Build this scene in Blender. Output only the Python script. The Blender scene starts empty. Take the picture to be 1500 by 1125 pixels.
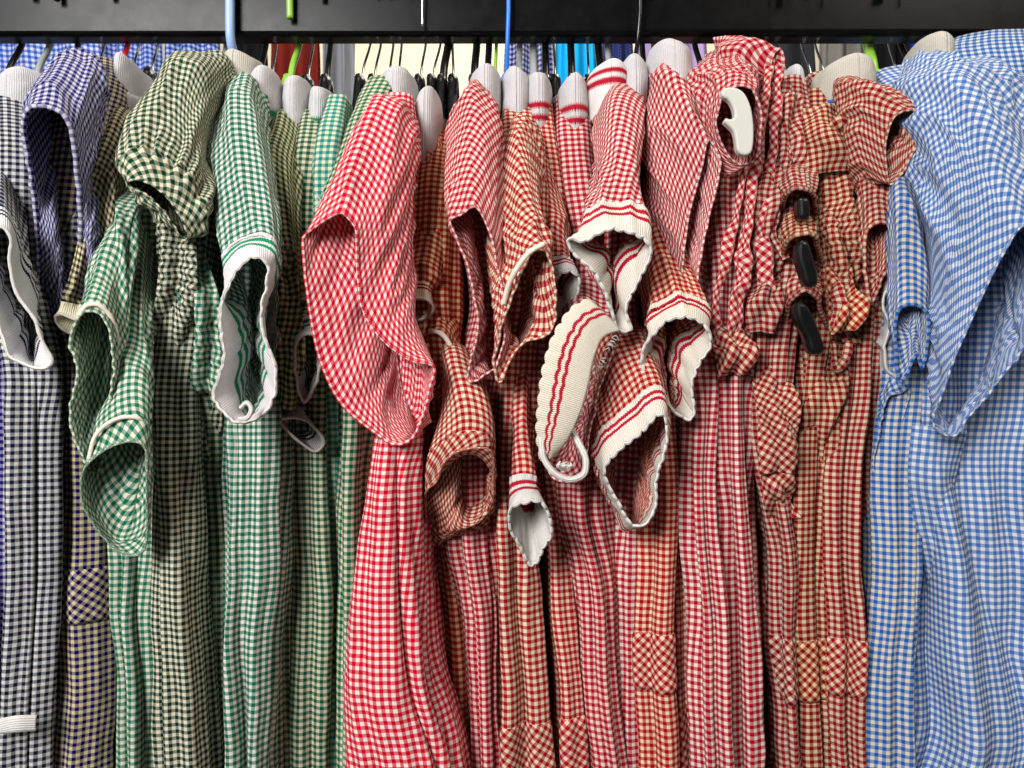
import bpy, bmesh, math, random
import numpy as np
from mathutils import Vector

random.seed(7)
S = bpy.context.scene
COL = S.collection

# ------------------------------------------------------------------ camera, world, lights
CAM_D = 0.62          # camera is 0.62 m in front of the foremost sleeves (y = 0)
FPX = 1148.0          # focal length in photograph pixels (photograph is 1500 x 1125)
cd = bpy.data.cameras.new('camera'); cam = bpy.data.objects.new('camera', cd); COL.objects.link(cam)
cam.location = (0, -CAM_D, 0); cam.rotation_euler = (math.radians(90), 0, 0)
cd.sensor_width = 36; cd.lens = 36 * FPX / 1500; cd.clip_start = 0.02; cd.clip_end = 50
cd.dof.use_dof = True; cd.dof.focus_distance = 0.68; cd.dof.aperture_fstop = 18.0
S.camera = cam
W = bpy.data.worlds.new('World'); S.world = W; W.use_nodes = True
W.node_tree.nodes['Background'].inputs[0].default_value = (0.80, 0.86, 1.0, 1)
W.node_tree.nodes['Background'].inputs[1].default_value = 0.07
S.view_settings.view_transform = 'Standard'; S.view_settings.look = 'None'
S.view_settings.exposure = 0.14; S.view_settings.gamma = 1

def area(name, loc, target, size, energy, color, sy=None):
    l = bpy.data.lights.new(name, 'AREA'); l.size = size; l.energy = energy; l.color = color
    if sy: l.shape = 'RECTANGLE'; l.size_y = sy
    o = bpy.data.objects.new(name, l); COL.objects.link(o); o.location = loc
    o.rotation_euler = (Vector(target) - Vector(loc)).to_track_quat('-Z', 'Y').to_euler()
    return o
area('window_light', (-1.05, -1.75, 0.85), (0.05, 0.1, 0.0), 0.95, 84, (1.0, 0.985, 0.97))
area('shop_light_warm', (1.1, -0.75, 1.35), (0.1, 0.1, 0.0), 0.7, 16, (1.0, 0.91, 0.78))
area('ceiling_light', (-0.2, 0.35, 1.75), (0.0, 0.3, 0.0), 0.8, 12, (1.0, 0.95, 0.88))
area('back_room_light', (0.0, 1.2, 1.6), (0.0, 1.9, 0.3), 1.0, 26, (1.0, 0.93, 0.80))

# ------------------------------------------------------------------ maths helpers
def P(px, py, d):
    """photograph pixel at a known distance d (m) behind the front plane -> world"""
    px = np.asarray(px, float); py = np.asarray(py, float); d = np.asarray(d, float)
    D = CAM_D + d
    return np.stack(np.broadcast_arrays((px - 750) / FPX * D, d, (562.5 - py) / FPX * D), -1)

_rng = np.random.RandomState(3)
_tab = _rng.rand(64, 64, 64)
def vnoise(p, scale=1.0, seed=0):
    """smooth 3-D value noise in -1..1, p (...,3)"""
    q = p * scale + seed * 17.37 + 100.0
    i = np.floor(q).astype(int); f = q - i; f = f * f * (3 - 2 * f)
    i0 = i % 64; i1 = (i + 1) % 64
    def g(a, b, c): return _tab[(i1 if a else i0)[..., 0], (i1 if b else i0)[..., 1], (i1 if c else i0)[..., 2]]
    r = 0
    for a in (0, 1):
        wa = f[..., 0] if a else 1 - f[..., 0]
        for b in (0, 1):
            wb = f[..., 1] if b else 1 - f[..., 1]
            for c in (0, 1):
                wc = f[..., 2] if c else 1 - f[..., 2]
                r = r + wa * wb * wc * g(a, b, c)
    return r * 2 - 1

def hermite(ts, vals, t):
    """smooth interpolation of vals (n,k) at knots ts"""
    ts = np.asarray(ts, float); vals = np.asarray(vals, float)
    n = len(ts); m = np.zeros_like(vals)
    dl = (vals[1:] - vals[:-1]) / (ts[1:] - ts[:-1])[:, None]
    m[0] = dl[0]; m[-1] = dl[-1]
    for k in range(1, n - 1):
        a, b = ts[k] - ts[k - 1], ts[k + 1] - ts[k]
        m[k] = (dl[k - 1] * b + dl[k] * a) / (a + b)
    j = np.clip(np.searchsorted(ts, t, side='right') - 1, 0, n - 2)
    h = ts[j + 1] - ts[j]; x = ((t - ts[j]) / h)[:, None]; h = h[:, None]
    return ((2*x**3 - 3*x**2 + 1) * vals[j] + (x**3 - 2*x**2 + x) * h * m[j]
            + (-2*x**3 + 3*x**2) * vals[j + 1] + (x**3 - x**2) * h * m[j + 1])

def closed_resample(pts, n):
    """pts (k,3) closed polygon -> n points along a smooth closed curve, first point kept"""
    pts = np.asarray(pts, float); k = len(pts)
    ext = np.concatenate([pts[-2:], pts, pts[:3]])
    seg = np.sqrt(((ext[1:] - ext[:-1])**2).sum(-1)) ** 0.5 + 1e-6
    ts = np.concatenate([[0], np.cumsum(seg)])
    t = np.linspace(ts[2], ts[2 + k], 400)
    c = hermite(ts, ext, t)
    L = np.concatenate([[0], np.cumsum(np.sqrt(((c[1:] - c[:-1])**2).sum(-1)))])
    s = np.linspace(0, L[-1], n + 1)[:-1]
    return np.stack([np.interp(s, L, c[:, a]) for a in range(c.shape[1])], -1)

def open_resample(pts, n):
    pts = np.asarray(pts, float)
    seg = np.sqrt(((pts[1:] - pts[:-1])**2).sum(-1)) + 1e-6
    ts = np.concatenate([[0], np.cumsum(seg)])
    c = hermite(ts, pts, np.linspace(0, ts[-1], n * 4))
    L = np.concatenate([[0], np.cumsum(np.sqrt(((c[1:] - c[:-1])**2).sum(-1)))])
    s = np.linspace(0, L[-1], n)
    return np.stack([np.interp(s, L, c[:, a]) for a in range(c.shape[1])], -1)

def grid_normals(G, closed=False):
    if closed: du = np.roll(G, -1, 1) - np.roll(G, 1, 1)
    else: du = np.gradient(G, axis=1)
    dv = np.gradient(G, axis=0)
    N = np.cross(du, dv); N /= np.linalg.norm(N, axis=-1, keepdims=True) + 1e-12
    return N

def relax(G, closed, cu, cv, iters=40, att=.03, pin=None, bend=4):
    """let a cloth grid with too much cloth (excess cu along rows, cv along columns, arrays) buckle into creases"""
    X = G.copy(); G0 = G
    def sh(A, di, dj):
        if dj: A = np.roll(A, -dj, 1)
        if di > 0: A = np.roll(A, -di, 0)
        return A
    m, n = G.shape[:2]; ex = (1 + cu, 1 + cv, 1 + (cu + cv) / 2)
    cons = []
    for di, dj, e, st in ((0, 1, ex[0], 1.0), (1, 0, ex[1], 1.0), (1, 1, ex[2], .5), (1, -1, ex[2], .5), (0, bend, ex[0] * .90, .5), (bend, 0, ex[1] * .90, .5), (0, 2, ex[0] * .97, .6), (2, 0, ex[1] * .97, .6)):
        L = np.linalg.norm(sh(G0, di, dj) - G0, axis=-1) * e
        ok = np.ones((m, n)); 
        if di: ok[m - di:] = 0
        if not closed:
            if dj > 0: ok[:, n - dj:] = 0
            if dj < 0: ok[:, :-dj] = 0
        cons.append((di, dj, L, st * ok, max(abs(di), abs(dj)) > 1))
    for it in range(iters):
        acc = np.zeros_like(X)
        for di, dj, L, st, uni in cons:
            d = sh(X, di, dj) - X; l = np.sqrt((d * d).sum(-1)) + 1e-9
            c = (l - L) / l
            if uni: c = np.minimum(c, 0)
            c = (c * st * .16)[..., None] * d
            acc += c
            b = c
            if di: b = np.roll(b, di, 0)
            if dj: b = np.roll(b, dj, 1)
            acc -= b
        acc += (G0 - X) * att
        if pin is not None: acc = acc * pin
        X += acc
    return X

# ------------------------------------------------------------------ object helpers
def put(o, parent=None, label=None, cat=None, group=None, kind=None):
    COL.objects.link(o)
    if parent is not None: o.parent = parent
    for k, v in (('label', label), ('category', cat), ('group', group), ('kind', kind)):
        if v: o[k] = v
    return o

def world_loc(o):
    l = Vector((0, 0, 0))
    while o is not None: l += o.location; o = o.parent
    return np.array(l)

def mesh_obj(name, V, F, mat, parent=None, uv=None, smooth=True, **kw):
    V = np.asarray(V, float)
    if parent is not None: V = V - world_loc(parent)
    me = bpy.data.meshes.new(name); me.from_pydata(V.tolist(), [], F)
    if uv is not None:
        lay = me.uv_layers.new(name='UVMap')
        li = np.empty(len(me.loops), int); me.loops.foreach_get('vertex_index', li)
        lay.data.foreach_set('uv', np.asarray(uv, float)[li].ravel())
    if smooth: me.polygons.foreach_set('use_smooth', [True] * len(me.polygons))
    if mat: me.materials.append(mat)
    me.update()
    return put(bpy.data.objects.new(name, me), parent, **kw)

def grid_obj(name, G, UV, mat, parent, closed=False, thick=0.0007, **kw):
    """G (m,n,3) grid; closed: UV has n+1 columns, the first column is repeated"""
    if closed: G = np.concatenate([G, G[:, :1]], 1)
    m, n = G.shape[:2]
    idx = np.arange(m * n).reshape(m, n)
    F = np.stack([idx[:-1, :-1], idx[1:, :-1], idx[1:, 1:], idx[:-1, 1:]], -1).reshape(-1, 4).tolist()
    o = mesh_obj(name, G.reshape(-1, 3), F, mat, parent, UV.reshape(-1, 2), **kw)
    if thick:
        s = o.modifiers.new('cloth thickness', 'SOLIDIFY'); s.thickness = thick; s.offset = 0
    return o

def cord(name, pts, r, mat, parent, sides=8, n=60, closed=False, bump=0, flat=1.0, twist=0, lump=0, **kw):
    """round cord along world points; r in metres (or list)"""
    C = closed_resample(pts, n) if closed else open_resample(pts, n)
    T = (np.roll(C, -1, 0) - np.roll(C, 1, 0)) if closed else np.gradient(C, axis=0)
    T /= np.linalg.norm(T, axis=1, keepdims=True) + 1e-12
    up = np.array([0.12, 1.0, 0.07]); A = np.cross(T, up); A /= np.linalg.norm(A, axis=1, keepdims=True) + 1e-12
    B = np.cross(A, T)
    if twist:
        an = twist * (vnoise(C, 22, 3) * 1.4)[:, None]; A, B = A * np.cos(an) + B * np.sin(an), B * np.cos(an) - A * np.sin(an)
    L = np.concatenate([[0], np.cumsum(np.linalg.norm(C[1:] - C[:-1], axis=1))])
    rr = np.interp(np.linspace(0, 1, n), np.linspace(0, 1, len(np.atleast_1d(r))), np.atleast_1d(r))
    if bump: rr = rr * (1 + bump * vnoise(C, 260)) 
    if lump: rr = rr * (1 + lump * vnoise(C, 75, 8)); C = C + (A * vnoise(C, 60, 1)[:, None] + B * vnoise(C, 60, 2)[:, None]) * (rr * lump * .8)[:, None]
    a = np.linspace(0, 2 * np.pi, sides + 1)[:-1]
    V = C[:, None] + rr[:, None, None] * (np.cos(a)[None, :, None] * A[:, None] + flat * np.sin(a)[None, :, None] * B[:, None])
    UV = np.stack(np.broadcast_arrays((a * rr.mean())[None, :], L[:, None]), -1)
    V = V.reshape(-1, 3); F = []
    m = n if closed else n - 1
    for i in range(m):
        i2 = (i + 1) % n
        for j in range(sides):
            j2 = (j + 1) % sides
            F.append((i*sides + j, i*sides + j2, i2*sides + j2, i2*sides + j))
    if not closed:
        F.append(tuple(range(sides))[::-1]); F.append(tuple((n-1)*sides + j for j in range(sides)))
    return mesh_obj(name, V, F, mat, parent, UV.reshape(-1, 2), **kw)

def extrude(name, poly, d, thick, mat, parent=None, bevel=0.0015, **kw):
    pts = [P(x, y, d) for x, y in poly]; n = len(pts)
    pts = closed_resample(np.array(pts), max(24, n * 3)); n = len(pts)
    back = pts + np.array([0, thick, 0])
    V = np.concatenate([pts, back])
    F = [tuple(range(n)), tuple(range(2*n - 1, n - 1, -1))] + [(i, n + i, n + (i+1) % n, (i+1) % n) for i in range(n)]
    o = mesh_obj(name, V, F, mat, parent, smooth=False, **kw)
    b = o.modifiers.new('rounding', 'BEVEL'); b.width = bevel; b.segments = 3; b.limit_method = 'ANGLE'; b.angle_limit = math.radians(50)
    return o

# ------------------------------------------------------------------ materials
def lin(h):
    c = [int(h[i:i+2], 16) / 255 for i in (0, 2, 4)]
    return tuple(x / 12.92 if x <= .04045 else ((x + .055) / 1.055) ** 2.4 for x in c) + (1,)

class NT:
    def __init__(s, name):
        s.m = bpy.data.materials.new(name); s.m.use_nodes = True; s.t = s.m.node_tree
        s.b = s.t.nodes['Principled BSDF']; s.out = s.t.nodes['Material Output']
    def n(s, kind, **kw):
        x = s.t.nodes.new(kind)
        for k, v in kw.items(): setattr(x, k, v)
        return x
    def l(s, a, b): s.t.links.new(a, b)
    def math(s, op, a, b=None, c=None, clamp=False):
        x = s.n('ShaderNodeMath', operation=op, use_clamp=clamp)
        for i, v in enumerate((a, b, c)):
            if v is None: continue
            if isinstance(v, (int, float)): x.inputs[i].default_value = v
            else: s.l(v, x.inputs[i])
        return x.outputs[0]
    def mix(s, f, a, b, mode='MIX'):
        x = s.n('ShaderNodeMix', data_type='RGBA', blend_type=mode)
        for i, v in ((0, f), (6, a), (7, b)):
            if isinstance(v, (int, float)): x.inputs[i].default_value = v
            elif isinstance(v, tuple): x.inputs[i].default_value = v
            else: s.l(v, x.inputs[i])
        return x.outputs[2]
    def noise(s, vec, scale, detail=2, rough=.5):
        x = s.n('ShaderNodeTexNoise'); x.inputs['Scale'].default_value = scale
        x.inputs['Detail'].default_value = detail; x.inputs['Roughness'].default_value = rough
        if vec is not None: s.l(vec, x.inputs['Vector'])
        return x.outputs['Fac']

def cloth_shader(t, color, rough=0.9, transl=0.26):
    t.l(color, t.b.inputs['Base Color']); t.b.inputs['Roughness'].default_value = rough
    t.b.inputs['Specular IOR Level'].default_value = 0.06
    t.b.inputs['Sheen Weight'].default_value = 0.0; t.b.inputs['Sheen Roughness'].default_value = .5
    tr = t.n('ShaderNodeBsdfTranslucent'); t.l(color, tr.inputs['Color'])
    mx = t.n('ShaderNodeMixShader'); mx.inputs[0].default_value = transl
    t.l(t.b.outputs[0], mx.inputs[1]); t.l(tr.outputs[0], mx.inputs[2]); t.l(mx.outputs[0], t.out.inputs[0])
    return tr

_gm = {}
def gingham(color, white='E6DDD6', period=6.4, rot=0.0, transl=.26):
    key = (color, white, period, rot, transl)
    if key in _gm: return _gm[key]
    t = NT('gingham_cloth')
    uvn = t.n('ShaderNodeUVMap')
    mp = t.n('ShaderNodeMapping'); mp.inputs['Rotation'].default_value[2] = math.radians(rot)
    mp.inputs['Scale'].default_value = (1000 / (period * .96),) * 3
    t.l(uvn.outputs[0], mp.inputs[0])
    # small irregularity of the weave
    nz = t.n('ShaderNodeTexNoise'); nz.inputs['Scale'].default_value = 1.3; nz.inputs['Detail'].default_value = 3
    t.l(mp.outputs[0], nz.inputs['Vector'])
    ad = t.n('ShaderNodeVectorMath', operation='MULTIPLY_ADD')
    t.l(nz.outputs['Color'], ad.inputs[0]); ad.inputs[1].default_value = (.10,) * 3; t.l(mp.outputs[0], ad.inputs[2])
    sp = t.n('ShaderNodeSeparateXYZ'); t.l(ad.outputs[0], sp.inputs[0])
    def stripe(x):
        s_ = t.math('SINE', t.math('MULTIPLY', x, 2 * math.pi))
        return t.math('MULTIPLY_ADD', s_, 4.0, 0.5, clamp=True)
    su, sv = stripe(sp.outputs[0]), stripe(sp.outputs[1])
    # weave: yarns over / under, seen where only one of the two yarns is dyed
    yu = t.math('SINE', t.math('MULTIPLY', sp.outputs[0], 2 * math.pi * 9)); yv = t.math('SINE', t.math('MULTIPLY', sp.outputs[1], 2 * math.pi * 9))
    wv = t.math('MULTIPLY', yu, yv)
    both = t.math('MULTIPLY', su, sv); one = t.math('ABSOLUTE', t.math('SUBTRACT', su, sv))
    fac = t.math('ADD', both, t.math('MULTIPLY', one, t.math('MULTIPLY_ADD', wv, 0.14, 0.69)), clamp=True)
    fib = t.noise(mp.outputs[0], 9.0, 3, .7)
    big = t.noise(mp.outputs[0], 0.12, 2)
    dark = lin(color); wh = lin(white)
    c = t.mix(fac, wh, dark)
    v = t.math('MULTIPLY_ADD', fib, 0.50, 0.75); v = t.math('MULTIPLY', v, t.math('MULTIPLY_ADD', big, 0.24, 0.88))
    hv = t.n('ShaderNodeHueSaturation'); t.l(c, hv.inputs['Color']); t.l(v, hv.inputs['Value']); hv.inputs['Saturation'].default_value = 1.2
    tr = cloth_shader(t, hv.outputs[0], transl=transl)
    # seersucker-like pucker and thread relief
    bp = t.n('ShaderNodeBump'); bp.inputs['Strength'].default_value = .55; bp.inputs['Distance'].default_value = .0012
    h = t.math('ADD', t.math('MULTIPLY', t.noise(mp.outputs[0], 1.1, 3, .6), 1.0), t.math('MULTIPLY', wv, .07))
    t.l(h, bp.inputs['Height']); t.l(bp.outputs[0], t.b.inputs['Normal']); t.l(bp.outputs[0], tr.inputs['Normal'])
    _gm[key] = t.m
    return t.m

_km = {}
def knit(white='E8E4E0', stripe=None, pos=((.16, .26), (.36, .46)), rib=1.9, edge=None):
    """ribbed knit; uv.x metres along, uv.y 0..1 across the band"""
    key = (white, stripe, pos, rib, edge)
    if key in _km: return _km[key]
    t = NT('ribbed_knit')
    uvn = t.n('ShaderNodeUVMap'); sp = t.n('ShaderNodeSeparateXYZ'); t.l(uvn.outputs[0], sp.inputs[0])
    geo = t.n('ShaderNodeNewGeometry')
    wob = t.noise(geo.outputs['Position'], 420, 2)
    u = t.math('ADD', sp.outputs[0], t.math('MULTIPLY', wob, .0007))
    ribs = t.math('SINE', t.math('MULTIPLY', u, 2 * math.pi * 1000 / rib))
    c = t.mix(t.math('MULTIPLY_ADD', ribs, .22, .80, clamp=True), lin('A39E9C'), lin(white))
    if stripe:
        jag = t.math('ADD', sp.outputs[1], t.math('MULTIPLY', ribs, .012)); f = None
        for a, b in pos:
            g = t.math('MULTIPLY', t.math('GREATER_THAN', jag, a), t.math('LESS_THAN', jag, b))
            f = g if f is None else t.math('ADD', f, g)
        c = t.mix(f, c, lin(stripe))
    fz = t.noise(geo.outputs['Position'], 900, 3, .7)
    hv = t.n('ShaderNodeHueSaturation'); t.l(c, hv.inputs['Color']); t.l(t.math('MULTIPLY_ADD', fz, .5, .74), hv.inputs['Value'])
    tr = cloth_shader(t, hv.outputs[0], .95, .15)
    bp = t.n('ShaderNodeBump'); bp.inputs['Strength'].default_value = .6; bp.inputs['Distance'].default_value = .0006
    t.l(t.math('ADD', t.math('MULTIPLY', ribs, .5), fz), bp.inputs['Height'])
    t.l(bp.outputs[0], t.b.inputs['Normal']); t.l(bp.outputs[0], tr.inputs['Normal'])
    _km[key] = t.m
    return t.m

def plain(name, h, rough=.5, metal=0, spec=.5, noise=0.0):
    t = NT(name); t.b.inputs['Roughness'].default_value = rough; t.b.inputs['Metallic'].default_value = metal
    t.b.inputs['Specular IOR Level'].default_value = spec
    geo = t.n('ShaderNodeNewGeometry'); nz = t.noise(geo.outputs['Position'], 60, 4, .6)
    hv = t.n('ShaderNodeHueSaturation'); hv.inputs['Color'].default_value = lin(h)
    t.l(t.math('MULTIPLY_ADD', nz, noise * 2, 1 - noise), hv.inputs['Value']); t.l(hv.outputs[0], t.b.inputs['Base Color'])
    rn = t.math('MULTIPLY_ADD', nz, .16, rough - .08); t.l(rn, t.b.inputs['Roughness'])
    return t.m
M_black = plain('black_painted_steel', '050506', .3, 0, .16, .15)
M_blackp = plain('black_plastic', '080808', .28, 0, .5, .05)
M_whitep = plain('white_plastic', 'B9B7B0', .35, 0, .4, .04)
M_chrome = plain('chrome_wire', 'C9C9C6', .22, 1, .5, .05)
M_grey = plain('grey_plastic', '8E9090', .35, 0, .5, .06)
M_greenp = plain('green_plastic', '7FB23A', .35, 0, .5, .05)
M_bluep = plain('blue_plastic', '2A6FD0', .35, 0, .5, .05)
M_lbluep = plain('pale_blue_plastic', '8FA9D6', .4, 0, .5, .05)
M_redp = plain('red_plastic', 'CF1F3A', .35, 0, .5, .05)
M_pipe = plain('white_piping', 'CFC3B4', .9, 0, .1, .1)

# ------------------------------------------------------------------ cloth builders
NS, NF = 26, 64     # points along each side and across the front of a hanging dress
class Dress:
    pass

def wrinkle(G, N, A, seed, vert=2.6, s=42):
    q = G * np.array([1, 1, 1 / vert])
    w = vnoise(q, s, seed) + .42 * vnoise(q, s * 2.2, seed + 1) + .12 * vnoise(q, s * 5, seed + 2)
    return G + N * (A * w)[..., None]

def dress(label, mat, rows, folds=0.0040, lam=0.036, seed=0, length=0.30, creases=(), group='gingham dresses on the rail', wr=.0019, crump=.075):
    """a dress hung edge-on: each row (py, x_left, x_right, depth of the near edge); cloth runs back along both sides"""
    rows = [tuple(map(float, r)) for r in rows]
    a, b = rows[-2], rows[-1]
    rows.append((1750, b[1] + (b[1]-a[1]) * .8, b[2] + (b[2]-a[2]) * .8, b[3]))
    R = np.array(rows); py = np.concatenate([np.linspace(R[0, 0], 1160, 150), np.linspace(1160, 1750, 30)[1:]])
    T = hermite(R[:, 0], R[:, 1:], py)
    xl, xr, d = T[:, 0], T[:, 1], T[:, 2]
    d = (d - .02 * np.clip((320 - py) / 120, 0, 1)) * np.interp(py, [150, 320, 560, 800], [.95, .70, .72, .85])
    sway = np.interp(py, [300, 700], [0, 1]) * vnoise(np.stack([py / 130., py * 0 + seed * 3.1, py * 0], -1), 1.0, seed) * (xr - xl) * .07
    xl = xl + sway; xr = xr + sway
    Dd = CAM_D + d
    XL, XR, Z = (xl - 750) / FPX * Dd, (xr - 750) / FPX * Dd, (562.5 - py) / FPX * Dd
    xc, w = (XL + XR) / 2, np.abs(XR - XL) / 2
    th = np.linspace(np.pi, 0, NF)
    cx = np.sign(np.cos(th)) * np.abs(np.cos(th)) ** .75; sn = np.abs(np.sin(th)) ** .85
    bulge = np.minimum(w * 1.15, .035)
    fx = xc[:, None] + w[:, None] * cx; fy = d[:, None] + bulge[:, None] * (1 - sn)
    back = np.linspace(1, 0, NS + 1)[:-1] ** 1.3
    yb = (d + bulge)[:, None]; yend = np.maximum(d + bulge + .05, .07 + length)[:, None]
    ly = yb + (yend - yb) * back; lx = xc[:, None] - w[:, None] * (1 + .16 * np.sin(np.pi * back) ** .8)
    rx = xc[:, None] + w[:, None] * (1 + .16 * np.sin(np.pi * back[::-1]) ** .8); ry = yb + (yend - yb) * back[::-1]
    X = np.concatenate([lx, fx, rx], 1); Y = np.concatenate([ly, fy, ry], 1)
    G = np.stack([X, Y, np.broadcast_to(Z[:, None], X.shape)], -1)
    Lu = np.concatenate([np.zeros((len(py), 1)), np.cumsum(np.linalg.norm(G[:, 1:] - G[:, :-1], axis=-1), 1)], 1)
    mid = NS + NF // 2; Lu = Lu - Lu[:, mid:mid+1]
    N = grid_normals(G); N[..., 2] *= .3; N = -N if N[80, mid, 1] > 0 else N
    # long hanging folds
    ph = vnoise(np.stack([Lu * 0 + seed, Z[:, None] * 3 + 0 * Lu, Lu * 8], -1), 1.0, seed)
    grow = np.clip((.30 - Z) / .35, .15, 1.15)[:, None]
    f = np.cos(2 * np.pi * (Lu / lam + seed * .37 + .42 * ph)) * (1 + .5 * ph) + .5 * np.cos(2 * np.pi * (Lu / (lam * .53) + seed * .71 + .35 * ph))
    G = G + N * (folds * grow * f)[..., None]
    for (t0, t1, y0, y1, dep, wid) in creases:       # sharp folds: position across the front at top and bottom
        tt = np.linspace(0, 1, NF); full = np.concatenate([np.full(NS, -9), tt, np.full(NS, 9)])
        k = np.clip((py - y0) / (y1 - y0), 0, 1); pos = t0 + (t1 - t0) * k
        fade = np.clip((py - y0) / 60 + .2, 0, 1) * np.clip((y1 - py) / 60 + 1, 0, 1)
        prof = np.exp(-np.abs((full[None] - pos[:, None]) / wid) ** 1.4)
        G = G - N * (dep * prof * fade[:, None])[..., None]
    ex = np.clip(.5 + .8 * vnoise(G * np.array([1, 1, .35]), 14, seed + 3), 0, 1) * crump
    Gs = G; G = wrinkle(G, N, wr, seed)
    pin = np.ones(G.shape[:2] + (1,)); pin[-28:] = .3
    G = relax(G, False, ex, ex * .35, 40, .012, pin, bend=5)
    # flat-cloth coordinates
    Lu = np.concatenate([np.zeros((len(py), 1)), np.cumsum(np.linalg.norm(Gs[:, 1:] - Gs[:, :-1], axis=-1) * (1 + .5 * ex[:, 1:]), 1)], 1)
    k = np.ones(9) / 9; Ls = np.apply_along_axis(lambda c: np.convolve(np.pad(c, 4, 'edge'), k, 'valid'), 0, Lu - Lu[:, mid:mid+1])
    Lv = np.concatenate([[0], np.cumsum(np.linalg.norm(G[1:, mid] - G[:-1, mid], axis=-1))])
    UV = np.stack([Ls, np.broadcast_to(-Lv[:, None], Ls.shape)], -1)
    D = Dress(); D.mat = mat; D.G = G; D.N = N; D.UV = UV; D.py = py; D.xc = xc; D.seed = seed
    e = bpy.data.objects.new('gingham_dress', None); e.empty_display_size = .05
    e.location = (float(xc[-1]), .2, float(Z[-1])); put(e, None, label, 'dress', group)
    D.e = e; e_w = e
    D.body = grid_obj('bodice_and_skirt', G, UV, mat, e)
    return D

def pocket(D, y0, y1, t0, t1, mat, name='pocket', off=.0016):
    i = np.where((D.py >= y0) & (D.py <= y1))[0]
    j0, j1 = NS + int(t0 * (NF - 1)), NS + int(t1 * (NF - 1))
    G = D.G[i[0]:i[-1]+1, j0:j1+1]; N = D.N[i[0]:i[-1]+1, j0:j1+1]
    prof = np.ones(G.shape[:2]); prof[0] = prof[-1] = prof[:, 0] = prof[:, -1] = .2
    G = G + N * (off * prof)[..., None]
    UV = D.UV[i[0]:i[-1]+1, j0:j1+1]
    return grid_obj(name, G, UV, mat, D.e, thick=.0009)

def ring3(r):
    """ring spec: (depth_top, depth_bottom, [(px,py) or (px,py,d)...])"""
    dt, db, pts = r
    ys = [p[1] for p in pts]; y0, y1 = min(ys), max(ys)
    out = []
    for p in pts:
        d = p[2] if len(p) > 2 else dt + (db - dt) * (p[1] - y0) / max(1, y1 - y0)
        out.append(P(p[0], p[1], d))
    return np.array(out)

def E(cx, cy, rx, ry, rot=0, dt=0, db=None, n=12):
    a = np.linspace(0, 2 * np.pi, n + 1)[:-1]; c, s = math.cos(math.radians(rot)), math.sin(math.radians(rot))
    return (dt, dt if db is None else db, [(cx + rx*math.sin(t)*c + ry*math.cos(t)*s, cy + rx*math.sin(t)*s - ry*math.cos(t)*c) for t in a])

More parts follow.
